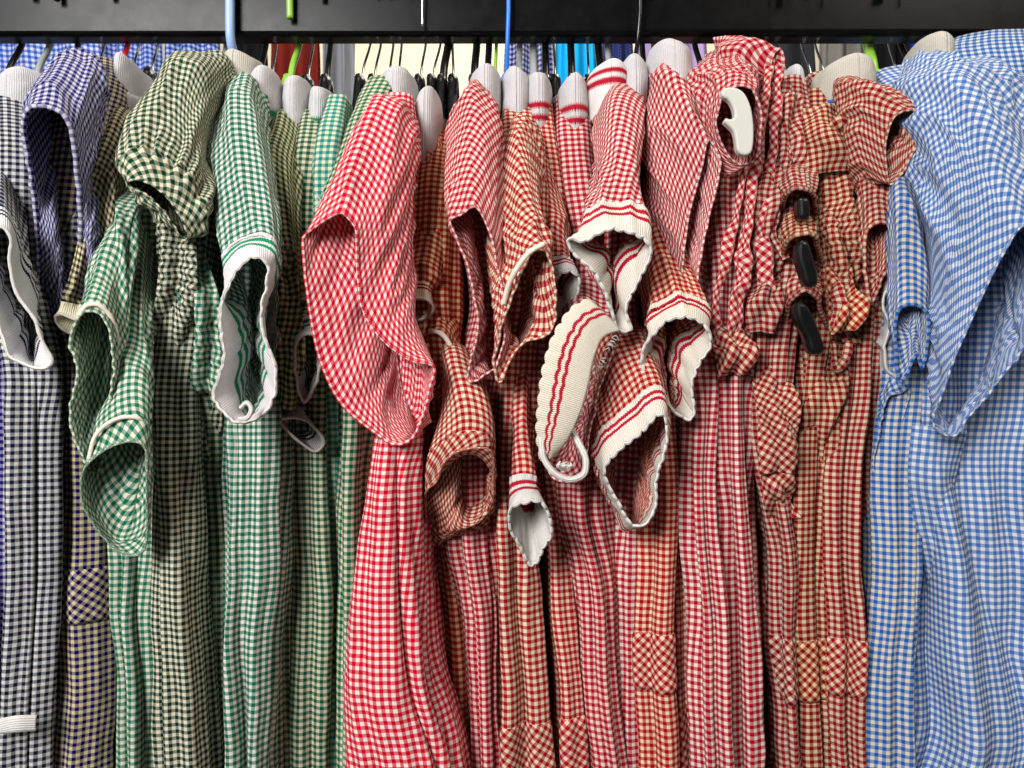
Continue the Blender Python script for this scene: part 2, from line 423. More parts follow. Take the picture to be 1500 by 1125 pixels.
def sleeve(D, rings, cuff=None, mat=None, hem=True, wr=.0013, gather=0.0, seed=1, cuff_mat=None, scallop=False, NU=96, name='sleeve', hem_r=.0011, throat=.75, side=None, crump=.09, drag=.0058, cuff_in=.82, rot=0, tdepth=.035):
    """tube lofted through the rings (last ring = open end). cuff: the last span is a knitted cuff"""
    mat = mat or D.mat
    R3 = [ring3(r) for r in rings]
    if throat:
        right = np.mean([p[0] for p in rings[-1][2]]) < 750 if side is None else side > 0
        dr = R3[-1][:, 1].max()
        nb = len(R3) - (2 if cuff else 1)
        for q in range(nb):
            A = R3[q]; wgt = throat * (1 - q / nb) ** .6
            z1, z0 = A[:, 2].max(), A[:, 2].min(); f = np.clip(((z1 - A[:, 2]) / (z1 - z0) - .12) / .35, 0, 1) * wgt
            xe = A[:, 0].max() if right else A[:, 0].min()
            A[:, 0] += (xe - A[:, 0]) * f * .8
            A[:, 1] += (np.minimum(A[:, 1], dr + .012 + tdepth * (1 - q / nb)) - A[:, 1]) * f
    if cuff and cuff_in:
        A = R3[-2]; z1, z0 = A[:, 2].max(), A[:, 2].min(); f = np.clip(((z1 - A[:, 2]) / (z1 - z0) - .15) / .3, 0, 1)
        A[:, 0] += (A[:, 0].mean() - A[:, 0]) * f * cuff_in; A[:, 1] += .016 * f; A[:, 2] += .006 * np.clip(f * 2 - 1, 0, 1)
        for q in range(len(R3) - 2):
            B = R3[q]; z1, z0 = B[:, 2].max(), B[:, 2].min(); fb = np.clip(((z1 - B[:, 2]) / (z1 - z0) - .2) / .3, 0, 1)
            B[:, 1] = np.maximum(B[:, 1], B[:, 1] * (1 - fb) + (A[:, 1].max() + .01) * fb)
    Rr = np.array([closed_resample(r, NU) for r in R3])
    k = len(Rr)
    seglen = np.array([np.linalg.norm(Rr[i+1] - Rr[i], axis=1).mean() for i in range(k - 1)]) + 1e-4
    ts = np.concatenate([[0], np.cumsum(seglen)])
    m = max(24, int(ts[-1] / .0022)); t = np.linspace(0, ts[-1], m)
    if cuff: t = np.unique(np.concatenate([t, np.linspace(ts[-2], ts[-1], 14)]))
    G = hermite(ts, Rr.reshape(k, -1), t).reshape(len(t), NU, 3)
    N = grid_normals(G, True)
    ctr = G.mean(1, keepdims=True)
    if ((G - ctr) * N).sum(-1).mean() < 0: N = -N
    Gw = wrinkle(G, N, wr * 1.1, seed, vert=1.8, s=30)
    aa = np.linspace(0, 2 * np.pi, NU + 1)[:-1]; per = np.linalg.norm(np.roll(G, -1, 1) - G, axis=-1).sum(1).mean()
    kk = per / (2 * np.pi * .021)
    Q = np.stack(np.broadcast_arrays(kk * np.cos(aa)[None] + t[:, None] * 9, kk * np.sin(aa)[None] - t[:, None] * 6, t[:, None] * 14), -1)
    rd = (1 - np.abs(vnoise(Q, 1.0, seed + 9))) ** 3
    Gw = Gw + N * (drag * (rd - .35))[..., None]
    if gather:
        u = np.linspace(0, 2 * np.pi, NU + 1)[:-1]
        g = np.cos(u * 11 + 1.3 * np.sin(u * 3 + seed)) * .6 + np.cos(u * 19 + seed) * .4
        lim = ts[-2] if cuff else ts[-1]
        mask = np.exp(-((t - lim) / (.35 * lim)) ** 2)
        Gw = Gw + N * (gather * mask[:, None] * g[None])[..., None]
    lim = ts[-2] if cuff else ts[-1] - .006
    u_ = np.linspace(0, 2 * np.pi, NU + 1)[:-1]; nl = max(10, round(per / .009))
    pk = np.cos(u_ * nl + 2 * np.sin(u_ * 5 + seed)) * (.6 + .4 * np.cos(u_ * 7 + seed))
    Gw = Gw + N * (.0009 * np.exp(-np.abs(t - lim) / .011)[:, None] * pk[None])[..., None]
    fade = np.clip((ts[-1] - t) / (.2 * ts[-1]), .25, 1)[:, None, None]
    G00 = G; G = G + (Gw - G) * fade
    ex = np.clip(.5 + .9 * vnoise(G, 22, seed + 5), 0, 1) * crump
    pin = np.ones(G.shape[:2] + (1,)); pin[:2] = 0; pin[-3:] = .6
    if cuff: pin[t >= ts[-2]] = .3; ex = np.where((t >= ts[-2])[:, None], ex * .3, ex)
    G = relax(G, True, ex * (.6 + .8 * (seed % 3 == 0)), ex * (.6 + .8 * (seed % 3 == 1)), 60, .010, pin, bend=6)
    def uvs(G, t):
        Lu = np.concatenate([np.zeros((len(G), 1)), np.cumsum(np.linalg.norm(np.roll(G, -1, 1) - G, axis=-1), 1)], 1)
        Lu = np.where(np.arange(NU + 1)[None] > NU // 2, Lu - Lu[:, -1:], Lu)
        return Lu
    if cuff:
        ic = int(np.argmin(np.abs(t - ts[-2])))
        Gc = G[ic:].copy(); Nc = N[ic:]; tc = (t[ic:] - t[ic]) / (t[-1] - t[ic])
        Gc = Gc + Nc * .0007
        Gs, Ns, tv = G[:ic + 1], N[:ic + 1], t[:ic + 1]
    else: Gs, Ns, tv = G, N, t
    # split the tube at the seam under the arm so that the cloth coordinates do not jump
    def roll(A): return np.roll(A, NU // 2, axis=1)
    Gr = roll(Gs); Gr = np.concatenate([Gr, Gr[:, :1]], 1)
    L = np.concatenate([np.zeros((len(Gr), 1)), np.cumsum(np.linalg.norm(Gr[:, 1:] - Gr[:, :-1], axis=-1), 1)], 1)
    L = L - L[:, NU // 2][:, None]
    topl = np.concatenate([[0], np.cumsum(np.linalg.norm(Gs[1:, 0] - Gs[:-1, 0], axis=-1))])
    UV = np.stack([L, np.broadcast_to(-topl[:, None], L.shape)], -1)
    if rot:
        c_, q_ = math.cos(math.radians(rot)), math.sin(math.radians(rot)); UV = np.stack([UV[..., 0]*c_ - UV[..., 1]*q_, UV[..., 0]*q_ + UV[..., 1]*c_], -1)
    s_ = grid_obj(name, Gr, UV, mat, D.e)
    if cuff:
        if scallop:
            ax = Gc[-1] - Gc[-3]; ax /= np.linalg.norm(ax, axis=-1, keepdims=True) + 1e-9
            cl = np.concatenate([[0], np.cumsum(np.linalg.norm(np.roll(Gc[-1], -1, 0) - Gc[-1], axis=-1))])
            nsc = max(6, round(cl[-1] / .0085)); sc = np.abs(np.sin(np.pi * nsc * cl[:-1] / cl[-1])) ** .6
            Gc = Gc + ax[None] * (.0030 * (sc - .4) * (tc ** 5)[:, None])[..., None]
        Gcr = roll(Gc); Gcr = np.concatenate([Gcr, Gcr[:, :1]], 1)
        L = np.concatenate([[0], np.cumsum(np.linalg.norm(Gcr[-1, 1:] - Gcr[-1, :-1], axis=-1))])
        UVc = np.stack(np.broadcast_arrays(L[None, :], tc[:, None] * (seglen[-1] if cuff_mat else 1)), -1)
        c_ = grid_obj('cuff', Gcr, UVc, cuff_mat or cuff, s_, thick=.0014)
        rim = Gc[-1]
        cord('cuff_edge', rim, .0014 if cuff_mat is None else .0009, KEDGE if cuff_mat is None else cuff_mat, c_, n=NU * 2, closed=True, bump=.22)
    elif hem:
        cord('hem', G[-1], hem_r, mat, s_, n=NU, closed=True, bump=.2)
    return s_

def strip(D, pts, r, mat=None, name='strap', flat=.45, n=80, crush=0):
    """a narrow folded strap or piping through (px,py,d) points, r in pixels"""
    Q = np.array([P(*p) for p in pts]); return cord(name, Q, np.atleast_1d(r) * .00054, mat or D.mat, D.e, n=n, flat=flat * (.5 if crush else 1), bump=.12, twist=.9 * crush, lump=.55 * crush, sides=16 if crush else 8)

def sheet(D, rows, mat, name, bulge=.006, n=24, m=70, thick=.0012, unit_v=False, scallop=0, wr=.0006):
    """flat band: rows of (xl,yl,xr,yr,d)"""
    A = open_resample(np.array([P(r[0], r[1], r[4]) for r in rows]), m); B = open_resample(np.array([P(r[2], r[3], r[4]) for r in rows]), m)
    t = np.linspace(0, 1, n)
    if scallop:
        dr = (A - B); dr /= np.linalg.norm(dr, axis=1, keepdims=True)
        A = A + dr * (scallop * np.abs(np.sin(np.linspace(0, 13 * np.pi, m))) ** .6)[:, None]
    G = A[:, None] * (1 - t)[None, :, None] + B[:, None] * t[None, :, None]
    G[..., 1] -= bulge * np.sin(np.pi * t)[None] ** .8
    N = grid_normals(G); G = wrinkle(G, N, wr, 5)
    Lv = np.concatenate([[0], np.cumsum(np.linalg.norm(A[1:] - A[:-1], axis=1))])
    if unit_v: UV = np.stack(np.broadcast_arrays(Lv[:, None], t[None]), -1)
    else:
        Lu = np.concatenate([np.zeros((m, 1)), np.cumsum(np.linalg.norm(G[:, 1:] - G[:, :-1], axis=-1), 1)], 1)
        UV = np.stack([Lu, np.broadcast_to(-Lv[:, None], Lu.shape)], -1)
    return grid_obj(name, G, UV, mat, D.e, thick=thick)

def collar(D, cx, top, bot, hw, d=.15, mat=None, deep=.07, tilt=0.0, edge=None):
    """knitted collar folded over the hanger neck, seen from its end"""
    mat = mat or K0; n = 72
    a = np.linspace(0, 2 * np.pi, n + 1)
    prof = [(.98, 0), (1.08, .2), (1.13, .42), (1.14, .64), (1.11, .80), (1.02, .92), (.82, .995), (.55, 1.0), (.32, .88)]
    tt = np.linspace(0, 1, 40); pr = hermite(np.linspace(0, 1, len(prof)), np.array(prof), tt)
    d = d - .042; D0 = CAM_D + d; X0 = (cx - 750) / FPX * D0; Zt = (562.5 - top) / FPX * D0; Zb = (562.5 - bot) / FPX * D0; w = hw / FPX * D0; Y0 = d + deep / 2
    G = np.zeros((40, n + 1, 3))
    for i in range(40):
        r, h = pr[i]
        G[i, :, 0] = X0 + w * r * np.sin(a) + tilt * h * w
        G[i, :, 1] = Y0 - (deep / 2 * (.62 + .38 * r) + 0) * np.cos(a) 
        G[i, :, 2] = Zb + (Zt - Zb) * h + .002 * np.sin(a * 2 + cx) * h - .010 * (1 - h) * np.cos(a)
    N = grid_normals(G); G2 = wrinkle(G, N, .0012, int(cx) % 17, vert=1, s=60); G2[:, -1] = G2[:, 0]; G = G2
    L = np.concatenate([[0], np.cumsum(np.linalg.norm(G[8, 1:] - G[8, :-1], axis=-1))])
    UV = np.stack(np.broadcast_arrays(L[None], tt[:, None]), -1)
    c = grid_obj('collar', G, UV, mat, D.e, thick=.0016)
    if edge:
        cord('collar_seam', G[3, :-1] * np.array([1, 1, 1]), .0018, edge, c, n=n, closed=True, bump=.25)
    return c

def ruffle(D, rows, mat, name='frill', amp=.005, cyc=5, seed=0, m=64, n=34, crump=.2):
    """gathered frill: band of rows (xl,yl,xr,yr,d) thrown into folds and crumpled"""
    A = open_resample(np.array([P(r[0], r[1], r[4]) for r in rows]), m); B = open_resample(np.array([P(r[2], r[3], r[4]) for r in rows]), m)
    t = np.linspace(0, 1, n); G = A[:, None] * (1 - t)[None, :, None] + B[:, None] * t[None, :, None]
    G[..., 1] -= .007 * np.sin(np.pi * t)[None]
    v = np.linspace(0, 1, m)[:, None]; N = grid_normals(G)
    w = np.sin(2 * np.pi * (cyc * t[None] + .35 * np.sin(5 * v + seed)) + seed) * (.4 + .6 * v) + .8 * np.sin(2 * np.pi * (cyc * .6 * v + .3 * t[None]) + seed * 2)
    G = G + N * (amp * w)[..., None]; G = wrinkle(G, N, .003, seed, 1.6, 36)
    ex = np.clip(.5 + .9 * vnoise(G, 26, seed), 0, 1) * crump
    G = relax(G, False, ex, ex, 60, .008, None, 6)
    Lu = np.concatenate([np.zeros((m, 1)), np.cumsum(np.linalg.norm(G[:, 1:] - G[:, :-1], axis=-1), 1)], 1)
    Lv = np.concatenate([[0], np.cumsum(np.linalg.norm(G[1:, n // 2] - G[:-1, n // 2], axis=1))])
    return grid_obj(name, G, np.stack([Lu, np.broadcast_to(-Lv[:, None], Lu.shape)], -1), mat, D.e)

K0 = knit('C9C7C9'); KC = knit('C3BEB0'); KEDGE = knit('DAD6D0')
def KS(c, w='DAD6D0', pos=((.14, .25), (.34, .45))): return knit(w, c, pos)
def KSC(c, w='C9C7C9'): return knit(w, c, ((.10, .16), (.22, .28)))

def felt(h): return plain('collar_seam_tape', h, .95, 0, .1, .2)
T_red, T_green, T_blue, T_navy = felt('A81C33'), felt('1E7A55'), felt('3D5BA8'), felt('2C2D4A')

# ------------------------------------------------------------------ rail and surroundings
RZ = .3530; RY = .185
def box(name, x0, x1, y0, y1, z0, z1, mat, bev=0.0, parent=None, **kw):
    V = [(x, y, z) for x in (x0, x1) for y in (y0, y1) for z in (z0, z1)]
    F = [(0, 1, 3, 2), (4, 6, 7, 5), (0, 4, 5, 1), (2, 3, 7, 6), (0, 2, 6, 4), (1, 5, 7, 3)]
    o = mesh_obj(name, V, F, mat, parent, smooth=False, **kw)
    if bev:
        b = o.modifiers.new('rounding', 'BEVEL'); b.width = bev; b.segments = 5
    return o
rail = bpy.data.objects.new('clothes_rail', None); rail.location = (0, RY, RZ)
put(rail, None, 'thick black steel clothes rail that all the dresses hang from', 'clothes rail')
box('rail_tube', -1.1, 1.1, RY - .013, RY + .013, RZ, RZ + .046, M_black, .006, rail)
for sx in (-1, 1): box('upright', sx * 1.1 - .02, sx * 1.1 + .02, RY - .02, RY + .02, -1.2, RZ + .06, M_black, .004, rail)
M_floor = plain('grey_vinyl_floor', '5A5650', .6, 0, .3, .15); M_wall = plain('cream_wall_paint', 'E8DFC6', .8, 0, .2, .04)
box('floor', -4, 4, -2.5, 3, -1.25, -1.2, M_floor, kind='structure')
box('wall', -4, 4, 2.4, 2.45, -1.2, 2.4, M_wall, kind='structure')

def bg_garment(label, mat, x0, x1, Y=.95, top=.80, cat='garment', name='hanging_garment', seed=0, sk=0.0):
    """garment on the rear rail: folded cloth between two photograph columns"""
    D0 = CAM_D + Y; XL, XR = (x0 - 750) / FPX * D0, (x1 - 750) / FPX * D0
    n, m = 60, 40; u = np.linspace(0, 1, n); z = np.linspace(top, -.35, m)
    G = np.zeros((m, n * 2, 3)); a = np.linspace(0, 2 * np.pi, n * 2 + 1)[:-1]
    for i in range(m):
        h = i / (m - 1); wid = (XR - XL) / 2 * (1 - .25 * (1 - h) ** 4); c = (XL + XR) / 2 + sk * h
        G[i, :, 0] = c + wid * np.cos(a); G[i, :, 1] = Y + .03 - (.025 + .012 * np.cos(a * 7 + seed + h)) * np.sin(a); G[i, :, 2] = z[i]
    N = grid_normals(G, True); G = wrinkle(G, N, .004, seed, 3, 20)
    G = np.concatenate([G, G[:, :1]], 1)
    L = np.concatenate([np.zeros((m, 1)), np.cumsum(np.linalg.norm(G[:, 1:] - G[:, :-1], axis=-1), 1)], 1)
    UV = np.stack([L, np.broadcast_to(z[:, None], L.shape)], -1)
    o = grid_obj(name, G, UV, mat, None, label=label, cat=cat, group='garments on the rack behind')
    return o
def fabric(h): return plain('plain_fabric', h, .9, 0, .1, .12)
BGB = gingham('5B74C4', 'DDE3F2', 11.5)
for k, (lab, mt, x0, x1, yy, cat) in enumerate((
    ('pale blue gingham dress on the rear rack behind the navy dresses', BGB, -40, 150, .95, 'dress'),
    ('washed blue gingham dress on the rear rack beside the red hook', gingham('4E66B8', 'D4DBEE', 10.5), 130, 235, 1.0, 'dress'),
    ('mid blue gingham dress at the end of the rear rack by the black garment', gingham('3D55A8', 'C9D2EA', 11), 225, 320, .96, 'dress'),
    ('black garment on the rear rack behind the pale blue hook', fabric('121214'), 312, 392, .98, 'garment'),
    ('dark red and brown garment seen behind the green hook', fabric('6A1E18'), 385, 470, .97, 'garment'),
    ('grey garment on the rear rack beside the bare cream wall', fabric('7C7F86'), 465, 520, .96, 'garment'),
    ('navy gingham dress on the rear rack behind the blue hook', gingham('26306E', 'C8CCE0', 11), 730, 815, .97, 'dress'),
    ('bright turquoise garment on the rear rack', fabric('18A7E0'), 808, 885, 1.0, 'garment'),
    ('dark navy checked garment beside the turquoise one', gingham('1E2650', '6A70A0', 6.0), 880, 935, .97, 'garment'),
    ('lilac garment on the rear rack behind the collarless red dress', fabric('A58FC0'), 930, 1050, 1.0, 'garment'),
    ('charcoal garment on the rear rack behind the dark red dresses', fabric('2A2A2E'), 1045, 1215, .97, 'garment'),
    ('grey suiting garment on the rear rack beside the lime hook', fabric('6B6863'), 1205, 1285, .95, 'garment'),
    ('near black garment on the rear rack behind the blue dresses', fabric('151517'), 1280, 1345, .98, 'garment'),
    ('royal blue garment at the end of the rear rack', fabric('1F4FC0'), 1335, 1420, .99, 'garment'))):
    bg_garment(lab, mt, x0, x1, yy, cat=cat, seed=k, name='background_dress' if cat == 'dress' else 'background_garment')
rr = cord('rear_clothes_rail', np.array([[-1.6, 1.0, .86], [0, 1.0, .86], [1.6, 1.0, .86]]), .012, M_black, None, n=4, label='thin black rail of the rack standing behind', cat='clothes rail')

# ------------------------------------------------------------------ hangers
def hanger(label, px, mat_hook, mat_arm, low=(0, 118), r=.0016, lean=0, front=False, flat=1.0, arm=True, tip=None, name='clothes_hanger'):
    """hanger whose hook goes over the rail; px = photograph column where the stem meets the rail's lower edge"""
    D0 = CAM_D + RY; X = (px - 750) / FPX * D0; dx = lean / FPX * D0
    zl = (562.5 - low[1]) / FPX * D0
    e = bpy.data.objects.new(name, None); e.location = (X + dx, RY, zl); put(e, None, label, 'hanger', 'hangers on the black rail')
    if tip is None: tip = random.uniform(.384, .406)
    top = RZ + .046
    if front:
        pts = [(X+dx, RY - .006, zl - .004), (X+dx*.5, RY - .020, RZ - .012), (X, RY - .024, RZ + .02), (X, RY - .02, top + .004), (X, RY, top + .014), (X, RY + .022, top + .002), (X, RY + .024, RZ + .03)]
    else:
        pts = [(X+dx, RY + .004, zl - .004), (X+dx*.8, RY + .008, zl + .016), (X+dx*.2, RY + .019, RZ + .004), (X, RY + .024, RZ + .03), (X, RY + .018, top + .008), (X, RY, top + .014), (X, RY - .018, top + .002), (X, RY - .0205, tip)]
    cord('hook', np.array(pts), r, mat_hook, e, n=70, flat=flat, sides=10)
    if arm:
        pts = np.array([(X+dx, RY - .05, zl - .105), (X+dx, RY - .03, zl - .06), (X+dx, RY - .012, zl - .020), (X+dx, RY, zl), (X+dx, RY + .016, zl - .020), (X+dx, RY + .07, zl - .055), (X+dx, RY + .13, zl - .10)])
        cord('arms', pts, [.003, .004, .005, .006, .005, .0045, .0035], mat_arm, e, n=50, sides=10, flat=1.4)
    return e

# ------------------------------------------------------------------ the dresses
RED, HRED, DRED = '9C0C20', 'C40A28', '840A1C'
WR, WC, WP = 'E8DAD2', 'E9D3A8', 'EAD9DC'
g_navyw = gingham('191B30', 'CCCBC8'); g_navyp = gingham('2C2A62', 'C6C4CE'); g_navyc = gingham('1E1D4C', 'CCBF9E')
g_blackc = gingham('1B1C2A', 'DED3B0', 5.8)
g_dgreen = gingham('12382A', 'D6D0BA', 6.2); g_dgreenw = gingham('0E2620', 'D4D0BC', 6.0)
g_green = gingham('1A644E', 'D8D6C6'); g_greeny = gingham('16493A', 'CBC7AE'); g_greenw = gingham('1A5E4A', 'D8D8CE')
g_greend = gingham('123A2A', 'C6BE9C', 6.0); g_teal = gingham('2C7C76', 'D5D4BC', 6.4); g_greenl = gingham('1A5A42', 'D4CFB8', 6.8)
g_hero = gingham('CC0A2C', 'F2E6E4', 6.7, 0.0, .36); g_or = gingham('9C0C1C', 'DCCAA8', 6.2); g_pink = gingham('A00C24', 'E6D0CA', 6.2)
g_cr = gingham('980A1C', 'DDD2BE', 6.4); g_r1 = gingham(RED, 'E6D0BE', 6.2); g_r2 = gingham('A20C24', 'E6D8D2', 6.4); g_r3 = gingham('A01020', 'E8D2BC', 6.2)
g_d1 = gingham(DRED, 'CFBFB0', 6.2); g_d2 = gingham('7C0C1A', 'CFBEA4', 6.2); g_d3 = gingham('880C1E', 'D0C1AE', 6.2)
g_blue = gingham('5B78AC', 'D6D8DA', 6.6); g_blue2 = gingham('4A6AA6', 'D2CCBA', 6.4); g_blue3 = gingham('4A689E', 'C8CDD0', 6.4)
def bias(color, white, p=6.3, r=45): return gingham(color, white, p, r)

# --- navy dresses
D = dress('dark navy gingham dress behind the grey cuffed one at the end', g_navyp,
  [(150,-90,-30,.15),(400,-90,-10,.12),(600,-80,6,.1),(900,-70,10,.09),(1160,-70,10,.09)], seed=70)
D = dress('navy and white gingham dress with a grey knitted cuff at the end of the row', g_navyw,
  [(110,-22,16,.15),(150,-30,26,.12),(220,-38,34,.085),(320,-44,40,.07),(450,-30,62,.07),(540,0,68,.06),(620,3,67,.055),(750,6,66,.05),(900,6,60,.05),(1040,4,52,.05),(1160,2,50,.05)], seed=1, creases=[(.62,.7,560,1160,.007,.05)])
collar(D, 12, 97, 200, 34, .145, KSC('2A2C46'))
sleeve(D, [(.12,.10,[(0,190),(26,215),(34,320),(25,430),(-15,430),(-34,310)]), (.05,.06,[(0,250),(26,290),(36,380),(60,470),(40,500),(-10,450),(-30,340)]),
  (.015,.02,[(2,305),(24,325),(26,380),(30,420),(55,460),(72,525),(45,535),(12,520),(-8,470),(-25,360)]),
  (.0,.005,[(2,333),(14,350),(13,385),(24,432),(48,468),(64,505),(76,530),(66,539),(40,533),(15,520),(4,488),(-6,450),(-24,380),(-14,340)])], cuff=knit('D5D5D6','26283E',((.12,.2),(.3,.38))), seed=2)
sheet(D, [(0,1053,0,1075,.036),(26,1048,26,1072,.028),(54,1047,53,1070,.034)], knit('DAD8D4'), 'belt_loop', bulge=.001, n=8, m=30)

D = dress('purple navy gingham dress with an open bound sleeve and patch pocket', g_navyp,
  [(80,92,160,.15),(100,80,163,.13),(130,66,160,.11),(165,58,150,.095),(210,50,140,.09),(300,40,125,.09),(400,40,112,.09),(480,72,148,.09),(600,78,142,.085),(700,80,141,.085),(835,72,148,.08),(920,69,150,.08),(1160,66,146,.075)], seed=3, folds=.0016)
D.body.data.materials[0] = g_navyc
collar(D, 171, 80, 190, 13, .16)
sleeve(D, [(.13,.10,[(118,82),(160,100),(158,200),(135,340),(85,340),(45,230),(80,110)]), (.075,.06,[(100,80),(148,105),(142,200),(132,330),(85,420),(40,330),(34,220),(62,125)]),
  (.02,.06,[(72,135),(108,160),(122,230),(126,330),(120,440),(90,490),(55,440),(45,340),(28,230),(40,160)]),
  (.005,.075,[(66,156),(94,170),(107,205),(114,260),(119,330),(112,440),(88,492),(64,440),(54,320),(43,240),(34,186),(42,163)])], mat=g_navyp, seed=4, hem_r=.0022)
pocket(D, 832, 918, .02, .97, bias('24235A', 'D8C9A4', 6.3, 40))
ruffle(D, [(44,270,114,280,.085),(38,350,118,350,.07),(44,420,112,430,.07),(60,490,120,490,.085)], g_navyw, 'gathered_fold', .005, 1.4, 4)

D = dress('black and cream gingham dress with a straight sleeve ending in a cream cuff', g_blackc,
  [(145,168,200,.16),(200,150,190,.14),(300,130,180,.13),(450,120,170,.13),(600,128,160,.125),(800,138,160,.12),(1000,142,160,.11),(1160,142,160,.11)], seed=6)
D.body.data.materials[0] = g_navyp
collar(D, 186, 133, 185, 15, .16, KSC('2A2C46'))
sleeve(D, [(.14,.14,[(186,142),(200,158),(196,250),(172,280),(158,200),(168,160)]), (.08,.09,[(160,180),(184,200),(176,300),(150,370),(124,300),(140,230)]), (.05,.05,[(122,300),(150,330),(152,390),(128,420),(100,400),(108,345)]),
  (.038,.04,[(92,442),(115,452),(128,452),(135,462),(108,468),(88,458)]), (.034,.04,[(87,460),(110,468),(124,470),(128,482),(100,486),(84,472)])], cuff=knit('E3DAB8'), seed=7)
collar(D, 203, 132, 180, 13, .19, K0)

# --- green dresses
D = dress('dark green and cream gingham dress with a gathered puff sleeve', g_dgreen,
  [(88,262,335,.15),(120,250,342,.13),(200,235,340,.115),(300,228,312,.1),(400,222,292,.095),(500,217,282,.09),(560,213,275,.085),(640,213,271,.055),(800,215,276,.045),(1000,217,286,.045),(1160,217,293,.045)], seed=8, folds=.0026, creases=[(.3,.3,600,1160,.006,.05)])
D.body.data.materials[0] = g_dgreenw
collar(D, 342, 72, 170, 29, .165, KC, edge=T_green)
sleeve(D, [(.13,.11,[(275,80),(335,92),(338,220),(312,330),(252,330),(218,220),(240,110)]), (.075,.06,[(250,80),(294,92),(306,180),(304,270),(282,335),(232,305),(198,240),(207,168),(226,112)]),
  (.02,.03,[(200,220),(246,236),(284,270),(296,330),(270,345),(228,310),(190,265),(178,240)]), (.008,.016,[(198,264),(226,274),(254,302),(274,345),(268,350),(246,313),(218,285),(190,272)])],
  cuff_in=0, cuff=g_dgreen, cuff_mat=bias('12382A','D6D0BA',6.2,30), gather=.0032, seed=9, rot=-12, wr=.0022)
ruffle(D, [(218,285,285,290,.055),(222,380,286,390,.055),(230,470,286,470,.075),(226,545,292,550,.085)], g_dgreenw, 'gathered_fold', .006, 1.6, 3)
ruffle(D, [(255,545,320,540,.1),(258,600,322,610,.09),(272,680,318,690,.1)], g_dgreenw, 'gathered_fold', .006, 1.4, 6)

D = dress('bright green gingham dress with a white piped sleeve, half hidden by the puff sleeve', g_green,
  [(240,200,235,.14),(400,190,230,.12),(600,160,215,.11),(690,155,215,.1),(800,158,215,.09),(900,158,215,.085),(1000,158,215,.08),(1160,160,214,.08)], seed=11, creases=[(.4,.45,780,1160,.006,.06)])
sleeve(D, [(.11,.11,[(204,240),(222,265),(212,380),(198,420),(182,340)]), (.055,.06,[(174,305),(198,305),(196,400),(186,470),(160,480),(138,430)]), (.02,.03,[(136,405),(160,415),(178,480),(174,590),(145,650),(112,600),(110,500),(118,440)]),
  (.0,.012,[(122,458),(144,458),(160,480),(166,540),(160,610),(140,690),(116,655),(104,605),(113,545),(104,492)])], seed=12, wr=.0018)
strip(D, [(116,462,.0),(126,448,.0),(142,446,.0),(158,458,.004),(169,482,.01),(173,520,.016),(170,560,.02)], 3.6, M_pipe, 'piping', flat=.7)

D = dress('yellow green gingham dress with a long turned-up sleeve hem', g_greeny,
  [(280,200,225,.15),(420,210,250,.14),(500,230,290,.13),(600,265,325,.115),(700,275,325,.105),(800,282,326,.1),(1000,285,330,.095),(1160,290,333,.095)], seed=13, folds=.0022)
sleeve(D, [(.11,.10,[(208,290),(224,305),(222,470),(206,500),(194,400)]), (.06,.06,[(196,400),(214,420),(216,540),(196,570),(178,520),(184,450)]), (.022,.025,[(185,520),(211,530),(214,600),(200,680),(170,660),(146,610),(165,560)]),
  (-.002,.02,[(180,610),(208,612),(214,690),(214,780),(170,792),(132,735),(130,670),(150,630)]), (-.012,.016,[(186,648),(204,650),(212,660),(213,664),(214,740),(210,806),(194,814),(168,802),(140,772),(124,738),(124,692),(146,666)])], mat=g_green, seed=14, cuff_in=0, cuff=g_green, cuff_mat=bias('1A644E', 'D8D6C6', 6.4, 45))
strip(D, [(130,672,-.007),(140,638,-.008),(160,619,-.009),(182,611,-.009),(203,613,-.006),(213,624,.0)], 3.2, M_pipe, 'piping', flat=.7)

ruffle(D, [(286,290,308,290,.095),(268,380,302,372,.07),(262,420,320,428,.058),(270,480,322,490,.068),(282,570,326,575,.085)], g_green, 'sleeve_fold', .005, 1.5, 8)
D = dress('green gingham dress with a wide white striped cuff drooping open', g_greenw,
  [(130,352,392,.16),(250,330,395,.14),(400,322,400,.12),(520,318,405,.1),(620,318,402,.08),(700,317,402,.065),(800,317,395,.06),(900,318,390,.06),(1000,325,385,.06),(1100,328,381,.06),(1160,330,382,.06)], seed=15, creases=[(.42,.5,600,1160,.008,.04)])
collar(D, 377, 97, 200, 21, .155, KSC('1F7A55'))
sleeve(D, [(.14,.12,[(368,108),(388,140),(392,300),(387,480),(352,500),(328,300),(344,150)]), (.075,.07,[(348,135),(380,155),(398,260),(409,400),(407,520),(372,560),(327,500),(306,350),(303,240),(315,180)]),
  (.022,.03,[(367,346),(396,350),(405,390),(400,460),(409,540),(396,600),(352,614),(320,592),(324,530),(318,470),(310,425),(334,366)]),
  (.0,.008,[(368,378),(388,382),(391,410),(382,450),(385,490),(401,530),(401,575),(382,608),(350,617),(322,594),(316,578),(325,545),(330,510),(323,470),(332,427),(347,396)])], cuff=KS('1F8058','D8D2D4'), scallop=True, seed=16)
strip(D, [(352,598,-.004),(362,590,-.004),(368,598,-.004),(362,612,-.004),(350,614,-.003)], 3.5, KEDGE, 'loose_edge', flat=1)

